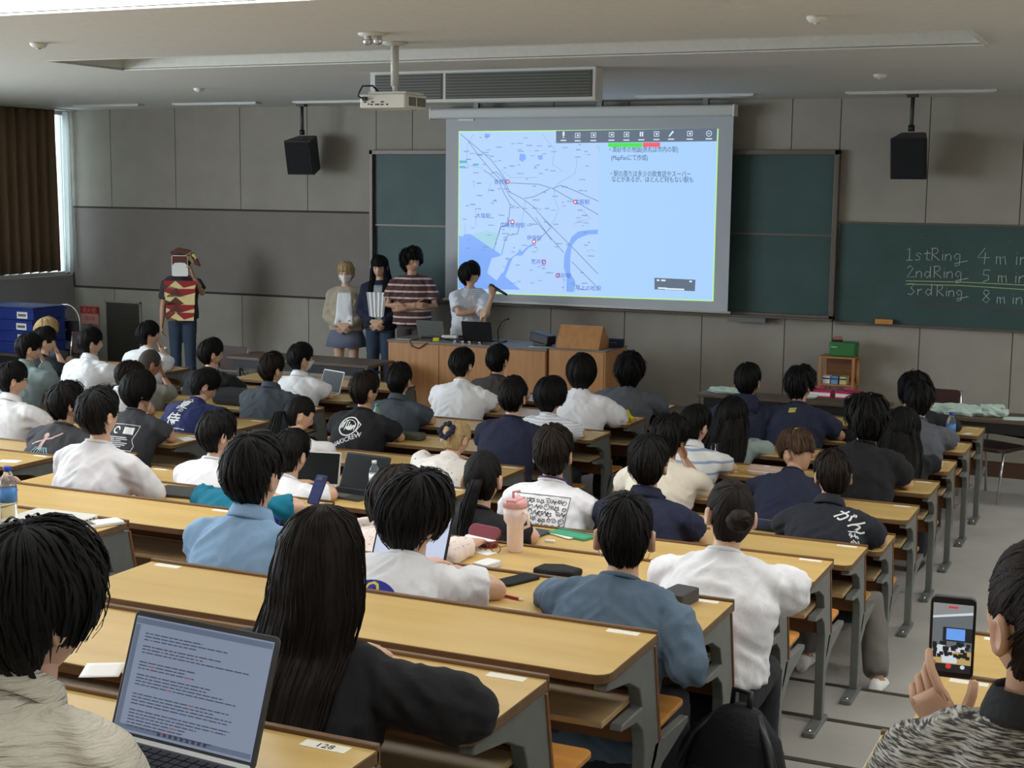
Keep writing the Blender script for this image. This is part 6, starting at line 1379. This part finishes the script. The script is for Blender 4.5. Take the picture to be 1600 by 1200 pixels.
# bags, pouches and papers
M['olive'] = mat('olive_pouch', (70, 76, 62), .8, bump=.2)
t = empty('olive_pouch', (-3.67, -6.21, dz(3)), R(-6), 'olive drab zip pouch right of the black tee with white lettering', 'pouch'); MB().prism(rrect(-.12, .12, -.05, .05, .03), 0, .055, 'z').obj('body', M['olive'], t, bevel=.02); MB().box(-.11, .11, -.004, .004, .054, .058).obj('zip', M['black'], t)
M['clearbag'] = mat('pale_plastic_bag', (206, 200, 190), .3, bump=.8, bump_scale=30); M['yellow'] = mat('yellow_wrapper', (222, 206, 40), .4)
def crumple(loc, rx, ry, rz, seed, m, name, label, cat, mb=None):
    rs = random.Random(seed); mb = MB(); mb.ell((0, 0, 0), (rx, ry, rz), 22, 12); off = rs.uniform(0, 90)
    mb.v = [tuple(np.array(v)*(1+.45*(noise.noise(Vector(v)*22+Vector((off, 0, 0))))+.2*noise.noise(Vector(v)*55))) for v in mb.v]; mb.v = [(x, y, max(0, z+rz*.6)) for x, y, z in mb.v]
    return tag(mb.obj(name, m, None, False, loc=loc), label, cat)
crumple((-2.68, -4.66, dz(1)), .09, .07, .06, 3, M['clearbag'], 'plastic_bag', 'crumpled clear plastic bag beside the oversized white tee', 'bag')
crumple((-2.575, -4.70, dz(1)), .055, .045, .05, 8, M['yellow'], 'yellow_wrapper', 'crumpled bright yellow wrapper beside the clear bag', 'wrapper')
M['palegreen'] = mat('pale_green_paper', (196, 210, 200), .7)
def sheet(loc, rz, w, d, label, m='paper', name='paper_sheet', curl=.0):
    mb = MB(); n = 6; vs = []
    for j in range(n+1):
        for i in range(n+1):
            u, v = i/n-.5, j/n-.5; vs.append((u*w, v*d, .0012+curl*(u*u+v*v*.5)))
    mb.add(vs, [(j*(n+1)+i, j*(n+1)+i+1, (j+1)*(n+1)+i+1, (j+1)*(n+1)+i) for j in range(n) for i in range(n)])
    o = mb.obj(name, M[m], None, True, loc=loc, rz=rz); o.modifiers.new('thickness', 'SOLIDIFY').thickness = .001
    return tag(o, label, 'paper')
sheet((-1.30, -6.27, dz(3)), R(-30), .13, .07, 'white slip right of the pen cup')
sheet((-1.66, -6.06, dz(3)), R(-20), .21, .15, 'white sheet in front of the striped polo', curl=.08)
sheet((-.09, -4.0, dz(0)), R(-25), .05, .08, 'white slip on the far right front desk')
sheet((-5.08, -6.95, dz(4)), R(-30), .16, .10, 'white sheet on the desk behind the calligraphy tee')
sheet((-2.62, -9.36, dz(7)), R(20), .13, .08, 'white slip beside the teal tee')
sheet((-2.55, -8.57, dz(6)), R(15), .12, .09, 'white slip right of the black laptop')
sheet((-5.13, -8.62, dz(6)), R(15), .14, .09, 'white slip on the left desk by the charcoal tee')
sheet((-2.87, -10.86, dz(9)), R(10), .12, .10, 'white slip under the water bottle at the left edge')
sheet((-.95, -12.80+.12, dz(11)), R(30), .09, .10, 'white paper corner beyond the crinkled cream shirt')
sheet((-1.22, -10.09, dz(8)), R(-20), .12, .07, 'white slip under the brown eyeglasses')
sheet((-.98, -9.20, dz(7)), R(-10), .12, .16, 'white notebook page below the line-drawing tee')
sheet((-3.42, -5.35, dz(2)), R(-14), .13, .12, 'white slip left of the navy top on the desk')
sheet((-2.78, -5.32, dz(2)), R(-10), .16, .10, 'white sheet right of the finely striped tee')
sheet((-2.9, -6.98, dz(4)), R(8), .16, .12, 'white sheet beside the blonde student')
sheet((-1.35, -10.16, dz(8)), R(8), .10, .10, 'white sheet left of the small pale box')
o = MB().tube([(-.03, -.02, .002), (-.02, .03, .03), (.02, .04, .03), (.05, .0, .003)], .004, 6).obj('folded_eyeglasses', M['black'], None, True, loc=(-2.72, -5.36, dz(2))); tag(o, 'black folded eyeglasses on the desk by the finely striped tee', 'glasses')
t = slab('blue_phone', (-2.57, -9.185, dz(7)), R(-12), .078, .155, .010, 'c_navyb', 'navy blue phone propped on the desk below the black laptop', 'phone', .003, .012); t.rotation_euler = (R(62), 0, R(-14)); t.location.z += .066; MB().box(-.02, .02, .045, .068, .0101, .013).obj('camera_bump', M['black'], t, bevel=.002)
t = empty('red_case', (-5.37, -6.06, dz(3)), R(-20), 'red pencil case with a yellow stripe near the calligraphy tee', 'pencil case'); MB().prism(rrect(-.08, .08, -.03, .03, .02), 0, .035, 'z').obj('body', M['red'], t, bevel=.01); MB().box(-.06, .04, -.012, .006, .0345, .037).obj('stripe', M['yellow'], t)
o = MB().prism([(-.20, -.1), (.18, -.11), (.22, .02), (.12, .12), (-.14, .13), (-.22, .02)], 0, .13, 'z').obj('black_bag', M['blackmat'], None, bevel=.04, loc=(-5.72, -5.43, dz(2))); tag(o, 'soft black bag on the desk in front of the calligraphy tee', 'bag')
# things on the teacher's desk
tz = .14+.757
laptop((-5.44, -1.47, tz), R(180+8), .33, .23, 18, 'open black laptop on the teacher desk seen from its back', 'black', 'screenoff', 'black', False)
o = MB().box(-.02, .02, 0, .001, 0, .03).obj('lid_emblem', M['steel'], None); bpy.data.objects.remove(o)
t, _ = laptop((-6.02, -1.42, tz), R(180+6), .31, .21, 20, 'open grey laptop on the left of the teacher desk seen from its back', 'steel', 'screenoff', 'steel', False)
t = empty('desk_microphone', (-5.20, -1.40, tz), 0, 'thin black gooseneck microphone on the teacher desk', 'microphone'); MB().box(-.05, .05, -.05, .05, 0, .02).obj('base', M['black'], t, bevel=.004); MB().tube([(-.03, 0, .02), (-.04, -.0, .12), (.0, 0, .21), (.06, 0, .25)], .006, 6).obj('gooseneck', M['black'], t, True); MB().tube([(.055, 0, .248), (.09, 0, .256)], .013, 8).obj('capsule', M['black'], t, True)
t = empty('document_camera', (-4.70, -1.46, tz), R(-18), 'black projector-like box at the right of the teacher desk', 'device'); MB().prism(rrect(-.13, .13, -.07, .07, .02), .03, .13, 'z', Matrix.Rotation(R(8), 4, 'Y')).obj('body', M['black'], t, bevel=.012); MB().box(-.08, .1, -.05, .05, 0, .035).obj('foot', M['black'], t, bevel=.004)
sheet((-4.66, -1.62, tz), R(6), .21, .13, 'pale sheets on the right of the teacher desk', 'palegreen')
sheet((-6.2, -1.66, tz), R(2), .24, .07, 'white strip of paper at the left of the teacher desk')
t = empty('sticky_note_block', (-5.87, -1.60, tz), R(15), 'yellow sticky notes on the teacher desk', 'notes'); MB().box(-.03, .03, -.03, .03, 0, .03).obj('pad', M['yellow'], t)
o = MB().tube([(-.25, .05, .012), (-.1, .02, .03), (.05, .06, .012), (.2, .0, .02), (.33, .05, .012)], .012, 6).obj('cable_bundle', M['black'], None, True, loc=(-5.85, -1.55, tz)); tag(o, 'tangle of black cables on the teacher desk', 'cable')
o = MB().tube([(.0, .08, .01), (-.05, -.02, .0), (-.02, -.035, -.06), (.06, -.035, -.08), (.14, -.03, -.03), (.2, .0, .006)], .006, 6).obj('hanging_cable', M['black'], None, True, loc=(-6.06, -1.73, tz+.002)); tag(o, 'black cable looping over the front edge of the teacher desk', 'cable')
for q, x in enumerate((-5.62, -5.53, -5.45, -5.33)):
    t = empty('desk_switch', (x, -1.64, tz), 0, 'small black adapter with a bright end, %s from the left on the teacher desk' % ORD[q], 'adapter', 'adapters on the teacher desk'); MB().box(-.02, .02, -.015, .015, 0, .022).obj('body', M['black'], t, bevel=.003); MB().box(-.016, .016, -.0165, -.015, .006, .02).obj('connector', M['chrome'], t)
o = MB().prism(rrect(-.09, .09, -.03, .03, .02), 0, .05, 'z').obj('white_mouse', M['white'], None, bevel=.014, loc=(-5.78, -1.46, tz), rz=R(15)); tag(o, 'white rounded device beside the yellow sticky notes', 'mouse')
t = empty('pen_tray', (-3.95, -1.36, .912), R(4), 'dark navy tray behind the lectern board', 'tray'); MB().prism(rrect(-.11, .11, -.06, .06, .015), 0, .085, 'z').obj('body', M['c_navy'], t, bevel=.006); MB().box(-.04, .06, -.062, -.060, .05, .056).obj('label_strip', M['steel'], t)
# papers on the folding tables
M['fabricg'] = mat('pale_green_plastic_sheet', (186, 204, 192), .5, bump=.6, bump_scale=20)
crumple((-2.34, -2.62, .70), .20, .08, .035, 21, M['fabricg'], 'plastic_sheet', 'crumpled pale green sheet on the table behind the hooded jacket', 'sheet')
t = slab('paper_stack', (-2.38, -2.58, .70), R(4), .26, .10, .04, 'palegreen', 'stack of pale papers on the table behind the hooded jacket', 'papers', .002)
t = empty('white_dish', (-1.62, -2.62, .70), 0, 'small white round dish behind the patterned navy tee', 'dish'); MB().lathe([(.05, 0), (.075, .02), (.08, .03), (.07, .026), (.04, .008)], n=18).obj('bowl', M['white'], t, True); MB().lathe([(.05, 0), (.05, -.004), (.03, -.004)], n=18).obj('foot_ring', M['white'], t, True)
crumple((-.30, -2.86, .70), .24, .12, .05, 31, M['fabricg'], 'plastic_sheet', 'large crumpled pale green sheet, left on the far right table', 'sheet')
crumple((-.03, -2.84, .70), .12, .10, .06, 33, M['fabricg'], 'plastic_sheet', 'crumpled pale lump, middle of the far right table', 'sheet')
sheet((.22, -2.9, .70), R(10), .34, .2, 'flat pale sheet at the right of the far right table', 'palegreen')
# backpack on the aisle step
bx, by, bz = -.03, -10.99, fl(10)
bx, by = .07, yd(9)-.30; bz = fl(9)
t = empty('backpack', (bx+.02, by+.05, bz), R(-12), 'black backpack standing on the aisle step by the desk ends', 'backpack')
mb = MB(); mb.loft([ering((0, 0, 0.0), 0, .15, .10), ering((0, 0, .05), 0, .175, .12), ering((0, 0, .22), 0, .175, .115), ering((0, .01, .36), 0, .14, .09), ering((0, .02, .44), 0, .07, .05), ering((0, .02, .46), 0, .02, .02)]); mb.obj('body', M['blackmat'], t, True)
mb = MB(); mb.loft([ering((0, -.10, .04), 0, .12, .045), ering((0, -.11, .12), 0, .13, .05), ering((0, -.10, .24), 0, .11, .03)]); mb.obj('front_pocket', M['blackmat'], t, True)
MB().tube([(-.03, .02, .44), (-.03, .03, .50), (.03, .03, .50), (.03, .02, .44)], .010, 8).obj('grab_handle', M['black'], t, True)
for s in (-1, 1): MB().tube([(s*.06, .02, .43), (s*.13, -.04, .36), (s*.19, -.08, .22), (s*.17, -.09, .06)], .016, 8).obj('strap', M['black'], t, True)
MB().tube([(-.10, -.10, .27), (0, -.125, .28), (.10, -.10, .27)], .004, 6).obj('zip', M['steeldk'], t, True)
# the phone in the filming hand: bright live picture of the room
t = empty('smartphone', (.930, -12.625, 1.735), 0, 'black smartphone held upright in the aisle, filming the room', 'phone')
t.rotation_euler = (R(8), 0, R(6))
MB().prism(rrect(-.039, .039, -.078, .078, .011), -.006, .006, 'y').obj('body', M['black'], t, bevel=.002)
M['ph_g'] = glow('phone_grey_view', (112, 118, 122), .7); M['ph_c'] = glow('phone_ceiling_view', (150, 152, 152), .7); M['ph_w'] = glow('phone_white_view', (214, 222, 232), .8); M['ph_b'] = glow('phone_blue_view', (104, 158, 236), .9); M['ph_d'] = glow('phone_dark_view', (36, 40, 46), .5); M['ph_y'] = glow('phone_desk_view', (204, 176, 112), .7); M['ph_r'] = glow('phone_red_button', (210, 60, 60), .8)
def phq(name, polys, m, h):
    mb = MB()
    for poly in polys: mb.add([(x, -.0065-h*.0004, z) for x, z in poly], [tuple(range(len(poly)))])
    return mb.obj(name, m, t)
def bxp(a, b, c, d): return [(a, c), (b, c), (b, d), (a, d)]
phq('live_view', [bxp(-.034, .034, -.050, .066)], M['ph_g'], 0); phq('view_ceiling', [[(-.034, .036), (.034, .05), (.034, .066), (-.034, .066)]], M['ph_c'], 1); phq('view_lamp', [[(-.034, .037), (.034, .048), (.034, .053), (-.034, .041)]], M['ph_w'], 2); phq('view_screen', [bxp(-.010, .022, -.003, .019)], M['ph_b'], 2)
phq('view_board', [bxp(-.016, .034, -.006, .021)], M['ph_d'], 1); phq('view_desks', [bxp(-.034, .034, -.050, -.024)], M['ph_y'], 1)
rs = random.Random(5)
phq('view_heads', [bxp(x, x+.007, z, z+.007) for x, z in [(rs.uniform(-.033, .026), rs.uniform(-.04, -.012)) for _ in range(34)]], M['ph_d'], 3); phq('view_shirts', [bxp(x, x+.010, z, z+.009) for x, z in [(rs.uniform(-.030, .018), rs.uniform(-.045, -.022)) for _ in range(9)]]+[bxp(-.016, .010, -.048, -.033)], M['ph_w'], 2)
phq('camera_controls', [bxp(-.034, .034, -.066, -.050)], M['ph_d'], 2)
phq('record_button', [[(-.004+.005*math.cos(a), -.054+.005*math.sin(a)) for a in np.linspace(0, 6.0, 14)], bxp(-.008, .008, .058, .062)], M['ph_r'], 4); phq('mode_button', [[(.020+.004*math.cos(a), -.054+.004*math.sin(a)) for a in np.linspace(0, 6.0, 14)]], M['ph_w'], 4)
